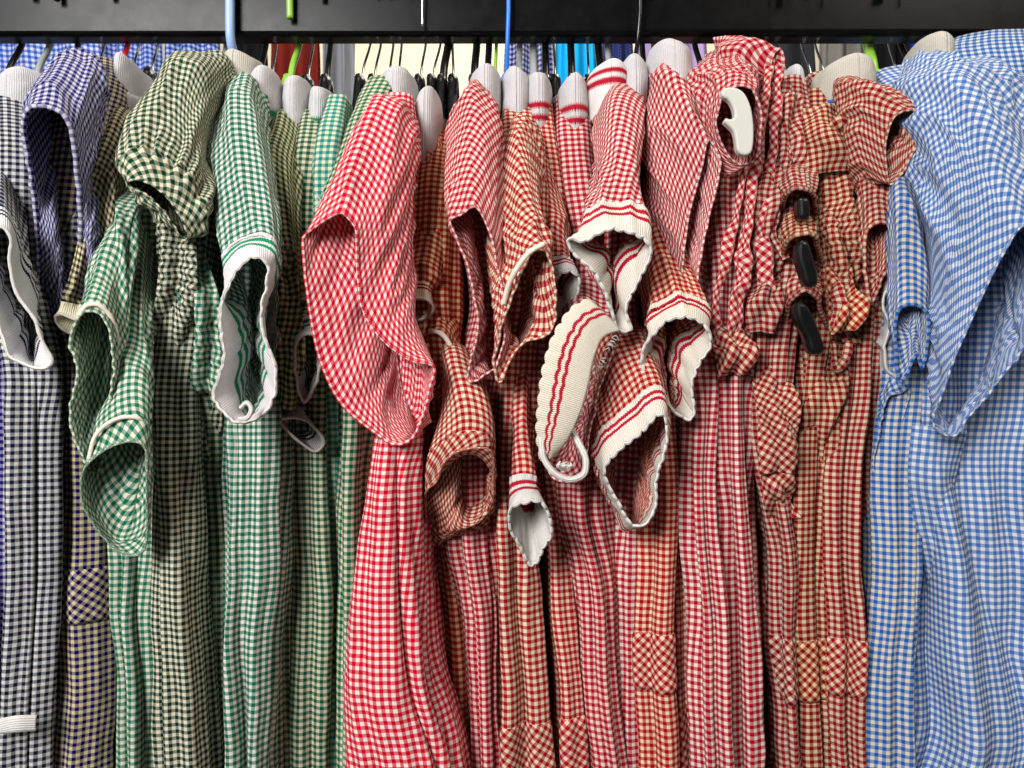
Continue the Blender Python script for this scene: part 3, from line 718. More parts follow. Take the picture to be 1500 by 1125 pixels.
D = dress('dull green gingham dress with a plain ribbed collar and gathered sleeve', g_greend,
  [(140,402,442,.17),(200,388,434,.14),(300,382,428,.11),(375,385,432,.095),(440,400,436,.11),(520,398,440,.115),(640,388,430,.12),(800,388,426,.115),(1160,386,426,.11)], seed=17)
D.body.data.materials[0] = g_greenl
collar(D, 426, 108, 200, 18, .165, K0, edge=T_green)
sleeve(D, [(.12,.12,[(408,160),(434,180),(436,330),(415,360),(388,300),(392,210)]), (.08,.085,[(398,230),(426,250),(434,350),(428,400),(400,410),(384,350),(382,280)]), (.07,.075,[(408,370),(428,365),(436,410),(432,500),(416,540),(402,480),(398,420)])], mat=g_greend, seed=18, gather=.002)
sleeve(D, [(.13,.13,[(402,560),(432,570),(442,610),(422,630),(402,600)]), (.1,.1,[(418,585),(445,596),(456,628),(434,640),(410,612)]), (.078,.08,[(430,612),(452,620),(472,642),(472,654),(462,661),(440,647),(418,627),(413,617)])], cuff=KS('17382A','C8C6C4'), cuff_in=0, seed=19, mat=g_greend)

ruffle(D, [(398,372,434,365,.08),(396,430,438,430,.068),(394,500,442,512,.07),(398,590,440,600,.085)], g_greend, 'gathered_fold', .005, 1.5, 9)
D = dress('yellowish green gingham dress with a small striped cuff', g_greenl,
  [(150,440,478,.17),(200,430,472,.14),(300,424,458,.12),(430,428,460,.11),(600,420,470,.125),(800,424,476,.115),(870,430,478,.11),(1000,425,473,.11),(1160,428,470,.11)], seed=20, folds=.004)
D.body.data.materials[0] = g_greeny
collar(D, 463, 122, 200, 17, .165, KSC('1F7A55'))
sleeve(D, [(.12,.12,[(445,180),(466,200),(464,330),(440,350),(426,270)]), (.095,.1,[(436,300),(460,310),(462,400),(440,415),(424,370)]), (.085,.09,[(432,425),(452,420),(464,436),(455,446),(430,440)]), (.08,.088,[(430,444),(450,440),(462,456),(452,470),(430,462)])], cuff=KS('1F6B3C','D6D0BC'), seed=21)
D = dress('teal green gingham dress squeezed behind the frayed one', g_teal,
  [(138,480,506,.15),(180,462,505,.13),(230,452,500,.115),(310,455,496,.115),(500,468,500,.13),(700,475,505,.135),(1000,472,505,.13),(1160,470,500,.125)], seed=22)
D.body.data.materials[0] = g_teal
sleeve(D, [(.125,.125,[(450,380),(475,390),(482,520),(460,560),(444,500)]), (.09,.095,[(444,430),(470,440),(476,540),(456,585),(434,520),(432,460)]), (.07,.075,[(444,470),(466,468),(475,505),(470,560),(448,595),(432,562),(427,512),(432,486)]), (.06,.065,[(446,490),(462,492),(468,520),(462,560),(446,588),(436,560),(433,520),(436,500)])], cuff=KS('17563C','C2C0C0'), seed=23, mat=g_greend)
pocket(D, 870, 1000, .05, .95, bias('154A2C', 'CEC6A4', 6.3, 40), name='pocket')

D = dress('cream and green gingham dress with a frayed sleeve edge beside the bright red dress', g_greenl,
  [(110,538,585,.145),(140,520,570,.12),(180,503,556,.095),(240,482,535,.08),(290,463,518,.075),(330,462,512,.09),(450,470,520,.11),(600,494,535,.105),(700,494,528,.095),(820,494,526,.095),(1000,492,522,.095),(1160,490,520,.095)], seed=24)
collar(D, 577, 95, 170, 24, .155, K0, edge=T_green)
for k in range(14):
    x = 462 + random.random() * 30; y = 282 + random.random() * 18
    strip(D, [(x, y, .072), (x + random.uniform(-7, 7), y + 9, .066), (x + random.uniform(-12, 12), y + random.uniform(12, 26), .068)], .45, M_pipe, 'frayed_thread', n=10, flat=1)

# --- red dresses
D = dress('bright red and white gingham dress with a wide open sleeve', g_hero,
  [(135,565,602,.12),(180,540,606,.1),(230,522,602,.085),(290,515,596,.08),(400,530,578,.08),(500,545,585,.075),(600,556,610,.06),(650,543,613,.042),(700,535,610,.032),(800,519,615,.026),(900,507,623,.022),(1000,499,634,.02),(1160,488,668,.018)], seed=25, folds=.0014, creases=[(.52,.72,640,1160,.010,.035),(.80,.9,760,1160,.006,.05)])
collar(D, 622, 126, 240, 18, .15, K0, edge=T_red)
sleeve(D, [(.1,.09,[(578,138),(606,165),(602,280),(580,400),(572,500),(555,560),(528,450),(522,280),(545,180)]), (.05,.055,[(560,143),(604,185),(596,290),(572,410),(580,490),(625,540),(592,620),(522,560),(478,430),(474,330),(508,215)]),
  (.012,.03,[(520,240),(556,275),(556,380),(560,450),(630,522),(634,560),(600,640),(540,620),(480,530),(452,420),(452,330),(480,290)]),
  (.0,.02,[(494,312),(500,311),(518,327),(521,333),(525,400),(532,450),(548,480),(575,510),(605,528),(635,538),(627,582),(604,642),(580,651),(540,627),(500,590),(470,530),(452,440),(444,352),(446,346),(470,326)])], seed=26, wr=.001, hem_r=.0013, throat=1.0, tdepth=.015)

D = dress('orange red and cream gingham dress with a narrow cream cuffed sleeve', g_or,
  [(190,622,655,.17),(260,598,660,.13),(340,578,668,.11),(450,570,670,.1),(520,590,665,.1),(600,606,650,.12),(700,612,655,.125),(900,640,680,.12),(1160,650,692,.11)], seed=27)
collar(D, 633, 163, 240, 14, .175, KC); collar(D, 648, 175, 230, 14, .2, K0)
sleeve(D, [E(632,230,18,40,0,.12), E(626,330,22,26,0,.085,.08), E(616,415,23,18,-5,.06,.075), E(615,428,22,16,-5,.055,.075), E(613,452,21,15,-8,.05,.07)], cuff=KS('A81C24','E6D4AE'), seed=28)
sleeve(D, [(.12,.12,[(640,440),(662,450),(668,520),(640,560),(612,520),(620,460)]), (.08,.085,[(632,455),(660,470),(664,540),(630,580),(600,540),(612,480)]), (.065,.07,[(624,490),(648,485),(660,510),(655,545),(636,570),(612,560),(604,520)])], seed=29, wr=.002)
strip(D, [(628,484,.066),(645,488,.064),(658,503,.064),(661,525,.066)], 4, M_pipe, 'piping', flat=.7)

D = dress('pinkish red gingham dress with a pointed cap sleeve under a red edged collar', g_pink,
  [(130,680,724,.15),(200,665,728,.125),(300,665,725,.115),(450,692,740,.11),(560,660,732,.11),(700,650,735,.105),(800,655,735,.095),(900,682,735,.085),(1000,692,733,.08),(1160,690,736,.075)], seed=30, creases=[(.35,.3,700,1160,.008,.06),(.75,.7,700,1160,.006,.05)])
collar(D, 710, 93, 175, 22, .155, K0, edge=T_red); collar(D, 688, 127, 180, 14, .2, K0)
sleeve(D, [(.13,.12,[(702,118),(724,150),(730,260),(732,400),(717,500),(692,480),(674,300),(676,170)]), (.075,.07,[(692,130),(723,158),(730,230),(737,350),(740,450),(722,540),(692,540),(674,420),(650,300),(645,230),(663,172)]),
  (.035,.04,[(690,240),(715,270),(730,340),(740,430),(738,510),(715,550),(692,540),(690,470),(672,390),(650,320),(652,280)]),
  (.022,.03,[(695,303),(708,318),(720,350),(728,390),(737,430),(739,470),(728,533),(709,550),(688,558),(692,520),(699,480),(696,440),(685,390),(670,350),(660,322),(676,314)])], seed=31, rot=28)
sleeve(D, [(.11,.11,[(655,500),(694,520),(712,600),(705,710),(662,710),(636,600)]), (.05,.055,[(662,530),(696,545),(714,640),(718,720),(692,765),(646,770),(628,700),(634,600)]), (.02,.085,[(676,632),(710,636),(721,690),(717,745),(684,770),(642,790),(626,750),(625,695),(642,652)]),
  (.008,.09,[(640,706),(650,680),(672,662),(712,659),(717,662),(722,700),(716,750),(712,770),(684,780),(655,790),(637,800),(630,796),(624,750),(628,716)])], mat=g_cr, seed=32, cuff_in=0, cuff=g_cr, cuff_mat=bias('980A1C', 'DDD2BE', 6.4, 45))

D = dress('cream and red gingham dress with a white piped gathered sleeve', g_cr,
  [(140,740,776,.16),(180,728,792,.135),(250,722,800,.105),(320,720,804,.085),(380,728,802,.08),(420,740,800,.085),(500,735,790,.1),(600,728,785,.095),(750,725,772,.085),(850,730,781,.075),(1000,730,791,.065),(1060,730,797,.062),(1160,730,812,.06)], seed=33, creases=[(.5,.55,700,1160,.006,.06)])
collar(D, 757, 98, 175, 21, .16, K0, edge=T_red)
sleeve(D, [(.13,.12,[(765,170),(796,200),(806,320),(797,430),(760,450),(735,330),(738,230)]), (.065,.07,[(758,190),(798,250),(808,350),(806,470),(778,500),(742,470),(722,360),(720,260)]), (.03,.04,[(772,330),(800,345),(812,410),(806,480),(775,505),(745,500),(728,460),(740,390)]),
  (.012,.03,[(786,364),(804,374),(813,420),(809,476),(796,492),(770,500),(745,530),(732,560),(724,540),(732,490),(748,440),(764,395)])], seed=34, rot=-30, gather=.002, wr=.002)
strip(D, [(738,445,.02),(746,415,.012),(758,392,.006),(775,370,.004),(797,357,.006)], 4, M_pipe, 'piping', flat=.7)
sleeve(D, [(.11,.11,E(774,480,11,40)[2]), E(768,580,13,26,0,.07,.085), E(766,650,18,20,0,.05,.07), E(770,708,27,14,4,.035,.065), (.022,.05,[(752,742),(770,736),(790,735),(802,750),(805,782),(793,800),(780,826),(762,795),(749,768)])], cuff=KS('A81C30'), scallop=True, mat=g_r1, seed=35)
pocket(D, 1058, 1160, .03, .97, bias('980A1C', 'DDD0BC', 6.3, 38))

D = dress('slim red gingham dress with a short scalloped cuff between two wider ones', g_r1,
  [(150,784,810,.16),(250,794,826,.135),(400,798,832,.125),(600,788,815,.125),(800,802,840,.11),(900,805,846,.095),(1000,813,856,.085),(1160,820,866,.08)], seed=36)
collar(D, 790, 102, 175, 17, .16, KSC('A81C30'))
sleeve(D, [(.13,.13,[(788,160),(806,185),(818,270),(800,290),(784,240)]), (.09,.09,[(800,260),(826,290),(838,370),(815,400),(796,340)]), (.055,.065,[(808,380),(826,372),(842,380),(842,402),(818,420),(804,408)]), (.045,.06,[(812,410),(832,396),(847,404),(845,430),(831,452),(814,462),(807,440)])], cuff=KS('A81C30'), scallop=True, seed=37)
pocket(D, 1050, 1160, .05, .95, bias('A3142A', 'E6D0BE', 6.3, 40))

D = dress('red gingham dress with one white knitted cuff turned inside out', g_r2,
  [(140,812,866,.165),(260,822,876,.135),(360,840,882,.125),(500,822,882,.115),(650,804,900,.11),(760,808,900,.1),(850,842,903,.09),(1000,850,913,.08),(1160,866,926,.075)], seed=38, creases=[(.45,.5,760,1160,.008,.05)])
D.body.data.materials[0] = g_pink
collar(D, 843, 108, 180, 20, .16, KSC('A81C30')); collar(D, 822, 133, 180, 13, .19, K0)
sleeve(D, [(.12,.12,[(850,370),(885,380),(920,470),(905,560),(860,560),(838,470)]), (.05,.055,[(845,440),(890,455),(912,490),(905,600),(862,680),(815,690),(795,620),(815,500)]), (.03,.035,[(850,450),(888,460),(905,490),(880,560),(862,640),(852,700),(812,700),(797,640),(806,560),(826,490)])], seed=39, wr=.002)
sheet(D, [(866,440,909,484,.012),(842,452,884,494,.004),(818,484,870,524,-.002),(801,530,862,562,-.004),(792,590,849,606,-.004),(790,640,826,650,.0),(797,676,810,668,.006)], KS('A81C30','DDD3C0',((.28,.36),(.44,.52))), 'cuff', unit_v=True, scallop=.0028, bulge=.003)
strip(D, [(793,640,.0),(797,672,-.001),(812,692,-.002),(836,702,-.002),(855,694,-.001),(858,674,.0),(848,650,.004),(838,632,.008)], 5, KEDGE, 'cuff_edge', flat=1)
for k in range(16):
    x = 822 + random.random() * 18; strip(D, [(x, 690 - random.random()*8, -.002), (x + random.uniform(-8, 8), 682, -.006), (x + random.uniform(-7, 7), 675 + random.random()*14, -.004)], .8, KEDGE, 'frayed_thread', n=12, flat=1)
for k in range(26):
    q = random.random(); x = 905 - 45 * q; y = 484 + 80 * q
    strip(D, [(x - 3, y, .008), (x + 3, y + random.uniform(-3, 4), .006), (x + random.uniform(3, 8), y + random.uniform(0, 8), .008)], .5, KEDGE, 'frayed_thread', n=8, flat=1)

D = dress('red gingham dress with a triangular scalloped cuff and striped collar', g_r2,
  [(130,878,925,.165),(200,880,942,.14),(300,884,940,.125),(450,884,940,.12),(600,905,960,.115),(750,905,955,.11),(900,906,950,.1),(1000,908,950,.095),(1160,905,955,.09)], seed=40)
collar(D, 893, 87, 160, 29, .155, knit('E6E2DE', 'B01C34', ((.34, .41), (.47, .54))), tilt=.15)
sleeve(D, [(.13,.12,[(905,118),(940,138),(950,230),(947,380),(922,440),(892,380),(874,230),(880,155)]), (.075,.065,[(900,140),(938,160),(950,240),(951,370),(926,450),(886,400),(866,320),(872,250),(872,190)]), (.035,.045,[(903,225),(930,240),(942,290),(950,370),(924,440),(888,410),(858,350),(874,290)]),
  (.014,.03,[(900,295),(930,299),(948,316),(954,345),(946,386),(922,430),(908,462),(888,420),(850,374),(838,350),(856,322),(877,302)]),
  (.0,.022,[(900,335),(927,341),(945,350),(951,363),(944,390),(927,422),(916,452),(922,482),(908,480),(896,452),(885,422),(869,394),(846,373),(834,351),(857,353),(875,342)])], cuff=KS('AE1A30','DED6C8'), scallop=True, seed=41, rot=10)
sleeve(D, [(.12,.12,[(895,450),(942,480),(990,560),(988,700),(952,760),(908,700),(880,560)]), (.06,.07,[(890,490),(945,500),(978,560),(980,690),(950,770),(905,740),(875,650),(872,560)]),
  (.022,.04,[(930,586),(964,568),(977,620),(964,700),(948,772),(915,792),(897,747),(880,712),(867,676),(874,640),(898,612)]),
  (.006,.03,[(940,632),(969,607),(974,650),(960,700),(957,745),(940,768),(925,768),(907,735),(890,706),(885,684),(900,664),(918,648)])], cuff=KS('A81C30','DDD4C6'), scallop=True, mat=g_r1, seed=42, cuff_in=.15)

D = dress('pale red gingham dress with a flat pointed cap sleeve', g_r2,
  [(95,955,992,.155),(200,955,1020,.13),(300,968,1028,.12),(420,992,1042,.115),(560,1014,1062,.09),(700,1012,1057,.07),(900,1021,1070,.055),(1000,1023,1075,.05),(1160,1030,1080,.05)], seed=43, creases=[(.5,.5,560,1160,.008,.05)])
collar(D, 932, 80, 140, 20, .16, K0)
sleeve(D, [(.13,.13,[(975,92),(998,130),(1004,300),(992,420),(962,400),(950,200)]), (.08,.08,[(975,95),(1014,150),(1034,260),(1024,380),(1002,430),(967,350),(945,230),(952,125)]), (.05,.06,[(1004,140),(1034,195),(1040,270),(1026,380),(1008,440),(985,390),(975,280),(985,180)]), (.04,.05,[(1038,205),(1055,231),(1052,262),(1040,310),(1027,370),(1017,430),(1007,452),(1000,420),(1002,360),(1012,300),(1026,250)])], seed=44, rot=12)

D = dress('red gingham dress with long scalloped cuff and bias pocket', g_r3,
  [(260,945,985,.155),(400,952,1005,.135),(520,955,1010,.125),(600,942,990,.11),(700,945,992,.09),(820,946,990,.078),(930,942,990,.07),(1000,943,990,.07),(1160,945,1002,.068)], seed=45, creases=[(.2,.2,640,1160,.005,.06)])
sleeve(D, [(.14,.13,[(955,250),(982,270),(1012,400),(1018,560),(987,580),(957,450),(946,320)]), (.085,.085,[(952,290),(985,310),(1014,420),(1028,500),(1012,590),(972,560),(944,480),(938,360)]), (.035,.05,[(972,440),(999,430),(1021,437),(1032,460),(1031,510),(1012,590),(990,602),(957,562),(943,512),(944,478),(954,455)]),
  (.018,.04,[(975,470),(999,464),(1022,468),(1036,484),(1037,508),(1023,528),(1011,560),(1011,612),(986,600),(958,566),(945,541),(943,512),(957,489)])], cuff=KS('AE1A30','DED5C4'), scallop=True, seed=46, rot=-8)
pocket(D, 925, 1016, .06, .96, bias('A01020', 'E4D2C0', 6.3, 42))
D = dress('narrow shaded red gingham dress with a low pocket beside the scalloped cuff dress', g_r1,
  [(600,985,1020,.125),(750,975,1010,.115),(900,985,1012,.1),(1035,988,1018,.09),(1160,995,1030,.09)], seed=47)
pocket(D, 1038, 1160, .05, .95, bias('A3142A', 'E6D0BE', 6.3, 40))

D = dress('red gingham dress folded over a white plastic hanger end', g_pink,
  [(62,1050,1112,.165),(90,1030,1122,.14),(130,1025,1130,.125),(200,1035,1135,.115),(300,1032,1130,.105),(420,1038,1128,.1),(500,1045,1112,.095),(560,1055,1100,.09),(700,1061,1098,.075),(900,1071,1106,.065),(1160,1079,1113,.062)], seed=48, folds=.006, lam=.022, wr=.003)
D.body.data.materials[0] = g_r2
collar(D, 990, 55, 140, 30, .155, K0, edge=T_red)
sleeve(D, [(.14,.13,[(1045,85),(1092,88),(1128,120),(1128,250),(1084,270),(1042,240),(1010,130)]), (.075,.08,[(1040,92),(1090,94),(1122,130),(1124,250),(1084,262),(1040,240),(1005,140)]), (.035,.05,[(1062,112),(1092,114),(1116,145),(1118,235),(1086,252),(1050,232),(1040,160)]), (.026,.045,[(1062,138),(1077,126),(1096,128),(1110,150),(1114,190),(1107,232),(1086,242),(1062,222),(1050,190),(1052,160)])], seed=49, wr=.002)
sleeve(D, [E(1062,72,16,22,-20,.13), E(1085,78,34,18,12,.10,.11), E(1118,88,26,22,20,.09,.1), E(1138,96,10,24,8,.085,.09)], seed=50, name='shoulder_strap', wr=.0025)
for k, (pts, r) in enumerate((([(1128,85,.09),(1112,200,.07),(1090,350,.06),(1072,480,.055),(1062,535,.06)], [9,8,7,8,5]), ([(1140,90,.09),(1130,230,.075),(1112,380,.065),(1120,430,.07)], [8,9,9,6]), ([(1108,230,.06),(1098,330,.056),(1088,430,.055),(1080,510,.06)], [6,8,8,6]), ([(1092,250,.06),(1070,350,.06),(1050,440,.058),(1048,520,.06)], [5,8,9,8]), ([(1125,300,.075),(1118,380,.06),(1128,440,.06),(1105,475,.065)], [7,14,12,6]))):
    strip(D, pts, r, bias('A3142A', 'E2CFC4', 6.3, 40), 'strap', flat=.8, crush=1)

D1_ = dress('dark red gingham dress on the topmost black hanger arm', g_d1,
  [(110,1135,1186,.16),(180,1128,1190,.135),(260,1128,1190,.115),(400,1122,1182,.1),(520,1108,1162,.095),(640,1112,1152,.09),(740,1126,1160,.085),(800,1138,1166,.082),(930,1140,1173,.075),(1025,1145,1173,.075),(1160,1155,1181,.075)], seed=51, folds=.006, lam=.02, wr=.0032)
D2_ = dress('dark red and cream gingham dress on the middle black hanger arm', g_d2,
  [(130,1172,1232,.17),(220,1172,1242,.135),(400,1192,1247,.12),(600,1180,1222,.1),(800,1175,1216,.09),(930,1179,1215,.08),(1030,1181,1218,.08),(1160,1188,1223,.08)], seed=52, folds=.006, lam=.024, wr=.0028)
D3_ = dress('dark red gingham dress on the lowest black hanger arm', g_d3,
  [(120,1205,1262,.18),(250,1242,1300,.14),(400,1240,1292,.125),(550,1236,1282,.11),(700,1220,1266,.085),(930,1222,1269,.07),(1025,1225,1269,.07),(1160,1230,1279,.07)], seed=53, folds=.0045, lam=.022, wr=.0022)
collar(D3_, 1172, 94, 170, 14, .18, K0)
pocket(D1_, 930, 1028, .03, .97, bias(DRED, 'DBCBBB')); pocket(D2_, 935, 1030, .03, .97, bias('86141F', 'DCC7A6')); pocket(D3_, 930, 1025, .03, .97, bias('931524', 'DCCDB8'))
sleeve(D1_, [(.12,.12,[(1165,230),(1200,250),(1205,340),(1165,350),(1135,300)]), (.06,.12,[(1160,250),(1192,262),(1200,320),(1165,345),(1138,310)]), (.035,.12,[(1164,274),(1184,278),(1194,298),(1190,326),(1166,334),(1148,326),(1148,296)])], seed=54, wr=.0025, hem_r=.0022)
sleeve(D2_, [(.12,.12,[(1165,310),(1205,330),(1212,430),(1172,440),(1138,380)]), (.055,.12,[(1162,325),(1196,338),(1208,410),(1172,435),(1140,385)]), (.03,.12,[(1162,346),(1184,342),(1196,356),(1203,395),(1190,424),(1164,425),(1148,400),(1150,366)])], seed=55, wr=.0025, hem_r=.0022)
sleeve(D3_, [(.12,.12,[(1165,400),(1205,410),(1225,510),(1180,550),(1145,480)]), (.055,.12,[(1165,408),(1198,422),(1218,500),(1185,535),(1148,480)]), (.03,.12,[(1160,440),(1176,426),(1192,432),(1204,462),(1214,505),(1196,526),(1168,520),(1152,490),(1152,462)])], seed=56, wr=.0025, hem_r=.0024)
for Dk, pts, r in ((D1_, [(1150,120,.1),(1135,220,.085),(1128,330,.08),(1140,420,.075)], [10,9,9,8]), (D1_, [(1168,200,.09),(1145,260,.07),(1132,340,.065),(1150,380,.06)], [7,7,8,6]),
    (D2_, [(1190,170,.1),(1212,190,.08),(1232,180,.075),(1245,200,.085)], [8,12,12,8]), (D2_, [(1205,220,.1),(1212,330,.08),(1225,430,.075),(1218,520,.08)], [8,12,12,8]), (D2_, [(1225,210,.1),(1235,320,.085),(1240,420,.08),(1228,500,.08)], [8,10,11,8]),
    (D3_, [(1240,170,.11),(1262,200,.09),(1280,260,.085),(1278,340,.09)], [8,9,10,8]), (D3_, [(1215,400,.08),(1232,440,.06),(1225,480,.06),(1245,470,.065)], [8,12,11,7]), (D3_, [(1220,500,.075),(1228,540,.065),(1240,525,.065),(1244,500,.07)], [5,5,5,5])):
    strip(Dk, pts, r, None, 'crumpled_fold', flat=.9, crush=1)
b1, b2 = bias(DRED, 'D8C4B0', 6.3, 35), bias('8E1020', 'DCC8A8', 6.3, 50)
for k, (Dk, rows, mt) in enumerate((
    (D1_, [(1100,540,1150,535,.075),(1106,590,1165,590,.06),(1112,640,1166,650,.06),(1118,690,1158,690,.065)], b1),
    (D1_, [(1114,680,1160,674,.07),(1118,720,1164,716,.066),(1126,765,1164,756,.074)], b1),
    (D1_, [(1040,478,1105,470,.07),(1044,510,1112,512,.052),(1052,548,1106,552,.062)], b1),
    (D1_, [(1098,400,1140,392,.08),(1092,440,1142,436,.055),(1098,486,1138,490,.06)], g_d1),
    (D1_, [(1108,240,1150,230,.085),(1098,320,1150,320,.07),(1096,405,1142,396,.07)], g_d1),
    (D1_, [(1122,150,1172,140,.10),(1128,220,1180,210,.085),(1132,280,1165,275,.085)], g_d1),
    (D2_, [(1162,165,1232,150,.10),(1170,200,1250,185,.08),(1180,260,1240,250,.085)], g_d2),
    (D2_, [(1195,260,1245,250,.09),(1202,340,1252,330,.08),(1208,430,1258,420,.08),(1215,500,1250,500,.085)], g_d2),
    (D3_, [(1205,390,1255,400,.085),(1212,440,1262,450,.065),(1215,490,1258,480,.068)], b2),
    (D3_, [(1238,180,1290,170,.12),(1246,280,1285,270,.1),(1240,380,1282,375,.1),(1246,470,1280,470,.1)], g_d3),
    (D2_, [(1175,520,1235,520,.085),(1178,600,1232,600,.08),(1180,680,1222,680,.085)], g_d2))):
    ruffle(Dk, rows, mt, seed=k, amp=.004 if k < 4 else .0055, cyc=1.3 + .4 * (k % 3))

D = dress('red gingham dress with a flared puff sleeve over the blue dresses', g_d1,
  [(105,1190,1232,.19),(150,1225,1288,.165),(250,1245,1312,.135),(330,1268,1312,.125),(500,1258,1302,.125),(700,1252,1292,.13),(1000,1248,1285,.13),(1160,1245,1283,.13)], seed=57)
sleeve(D, [(.155,.15,[(1225,118),(1262,122),(1298,180),(1298,280),(1258,280),(1222,200)]), (.09,.09,[(1240,124),(1295,132),(1330,160),(1322,230),(1292,285),(1252,270),(1234,190)]), (.055,.065,[(1275,134),(1320,145),(1346,170),(1332,220),(1304,272),(1272,255),(1262,190)]), (.045,.055,[(1312,168),(1342,162),(1357,177),(1342,210),(1320,256),(1304,272),(1297,240),(1298,200)])], mat=g_d3, seed=58, rot=-25, wr=.0022, gather=.0015)
sleeve(D, [(.12,.12,[(1272,180),(1302,195),(1312,280),(1287,310),(1262,260)]), (.08,.085,[(1268,230),(1304,240),(1314,310),(1290,340),(1264,300)]), (.058,.065,[(1270,338),(1290,326),(1309,336),(1313,370),(1292,405),(1276,440),(1268,400)])], mat=g_d3, seed=59, hem_r=.002)
sleeve(D, [(.12,.12,[(1282,375),(1317,385),(1334,480),(1328,575),(1290,575),(1262,500)]), (.085,.09,[(1293,402),(1316,402),(1326,480),(1324,562),(1290,566),(1264,548),(1272,500),(1286,450)]), (.068,.078,[(1298,428),(1315,425),(1322,480),(1320,550),(1301,543),(1297,510),(1303,475),(1294,450)])], cuff=KS('A81C30','D2CFCE'), seed=60)

# --- blue dresses
D = dress('slim blue and cream gingham dress between the red and the wide blue dress', g_blue2,
  [(200,1315,1345,.13),(350,1312,1350,.105),(460,1314,1356,.095),(560,1312,1352,.095),(640,1302,1347,.09),(720,1300,1346,.08),(800,1298,1350,.072),(900,1296,1347,.067),(1000,1285,1344,.062),(1160,1278,1340,.06)], seed=61, creases=[(.75,.8,700,1160,.006,.05)])
sleeve(D, [(.09,.09,[(1318,200),(1338,215),(1346,330),(1325,360),(1308,300)]), (.05,.055,[(1316,270),(1342,285),(1352,400),(1335,440),(1310,400),(1308,320)]), (.03,.04,[(1318,452),(1338,446),(1355,456),(1360,480),(1350,540),(1342,520),(1330,545),(1318,560),(1312,500)])], seed=62, hem_r=.0016)
sleeve(D, [(.12,.12,[(1306,520),(1330,530),(1334,640),(1312,690),(1292,620)]), (.085,.09,[(1304,540),(1324,550),(1326,640),(1308,690),(1288,650),(1292,590)]), (.07,.08,[(1318,575),(1330,570),(1326,600),(1312,640),(1294,690),(1284,702),(1280,680),(1290,620),(1302,580)])], mat=g_blue3, seed=63, wr=.002)

D = dress('wide blue and white gingham dress with a big drooping sleeve', g_blue,
  [(92,1300,1420,.155),(120,1310,1500,.125),(200,1335,1570,.11),(300,1350,1600,.085),(450,1362,1610,.08),(560,1360,1610,.08),(650,1350,1610,.075),(750,1345,1620,.07),(900,1346,1640,.062),(1000,1343,1650,.055),(1160,1339,1665,.05)], seed=64, folds=.0095, lam=.075, creases=[(.30,.62,620,1160,.010,.05),(.16,.2,620,1160,.012,.05)])
collar(D, 1258, 79, 140, 37, .16, KC, edge=T_blue)
sleeve(D, [(.135,.12,[(1330,92),(1450,95),(1560,160),(1600,400),(1520,560),(1420,600),(1368,500),(1346,300),(1312,150)]), (.075,.07,[(1350,92),(1460,98),(1570,200),(1590,400),(1520,570),(1420,620),(1368,520),(1352,340),(1320,170)]), (.02,.05,[(1400,130),(1480,160),(1560,260),(1570,400),(1480,560),(1405,632),(1374,560),(1360,430),(1364,260)]),
  (-.01,.028,[(1500,330),(1550,350),(1560,400),(1520,480),(1462,560),(1425,606),(1392,640),(1368,622),(1380,575),(1405,510),(1435,440),(1470,370)])], seed=65, wr=.0026, drag=.009, tdepth=.015, mat=gingham('5B78AC', 'D6D8DA', 6.6, 34))
ruffle(D, [(1336,622,1412,630,.06),(1330,700,1406,706,.06),(1342,780,1402,785,.066),(1360,880,1398,880,.085)], g_blue, 'gathered_fold', .003, 1.2, 2, crump=.03)

D = dress('pale blue gingham dress behind the wide blue one, white collar beside the rail', g_blue3,
  [(42,1410,1620,.16),(60,1398,1640,.145),(90,1392,1660,.13),(200,1440,1660,.125),(500,1480,1680,.13),(1000,1500,1690,.13),(1160,1500,1690,.13)], seed=66, folds=.002, lam=.05)
collar(D, 1386, 46, 110, 22, .165, KC)

# --- hangers: stems seen between rail and collars, hook tips on the rail's face
ML = [('chrome', M_chrome, M_blackp, .0013), ('black plastic', M_blackp, M_blackp, .003), ('grey plastic', M_grey, M_grey, .0032)]
def H(px, k, what, **kw):
    nm, mh, ma, r = ML[k]; return hanger('%s hanger hook %s' % (nm, what), px, mh, ma, r=kw.pop('r', r), **kw)
H(18, 1, 'above the white striped collar of the end dress', lean=-14)
H(60, 2, 'next to the end dress, with a bent grey stem', lean=-12)
H(100, 1, 'rising behind the purple navy shoulder', lean=-2)
H(140, 0, 'between the purple navy shoulder and the red hook', lean=-3)
hanger('red plastic hanger hook behind the purple navy dress', 175, M_redp, M_redp, r=.0028, lean=-5)
H(191, 0, 'over the grey hanger neck beside the red hook', lean=2, low=(0, 108)); H(220, 0, 'over the second grey hanger neck left of the puff sleeve', lean=0, low=(0, 108))
H(325, 2, 'leaning beside the pale blue hook', lean=-8)
hanger('pale blue plastic hanger with its stem in front of the rail', 349, M_lbluep, M_lbluep, r=.0045, front=True, low=(0, 90))
H(382, 1, 'between the green striped collar and the pale blue hook', lean=-4); H(397, 0, 'above the green striped collar', lean=0)
hanger('green plastic hanger hook above the plain green trimmed collar', 433, M_greenp, M_greenp, r=.0034, lean=-10, tip=.366)
H(453, 0, 'right beside the green hook', lean=-3); H(478, 1, 'above the teal dress', lean=0)
H(540, 0, 'leaning in front of the cream wall, above the frayed dress', lean=-12); H(555, 0, 'leaning second in front of the cream wall', lean=-8)
H(573, 0, 'above the green trimmed collar', lean=-4); H(585, 0, 'close behind the green trimmed collar', lean=-2)
H(622, 0, 'leaning over the plain white collar', lean=-7, tip=.358); H(645, 0, 'leaning beside the broad black hook', lean=-12)
H(656, 1, 'broad and leaning, over the cream collars', lean=-8, r=.0042); H(660, 0, 'crossing the broad black hook', lean=4)
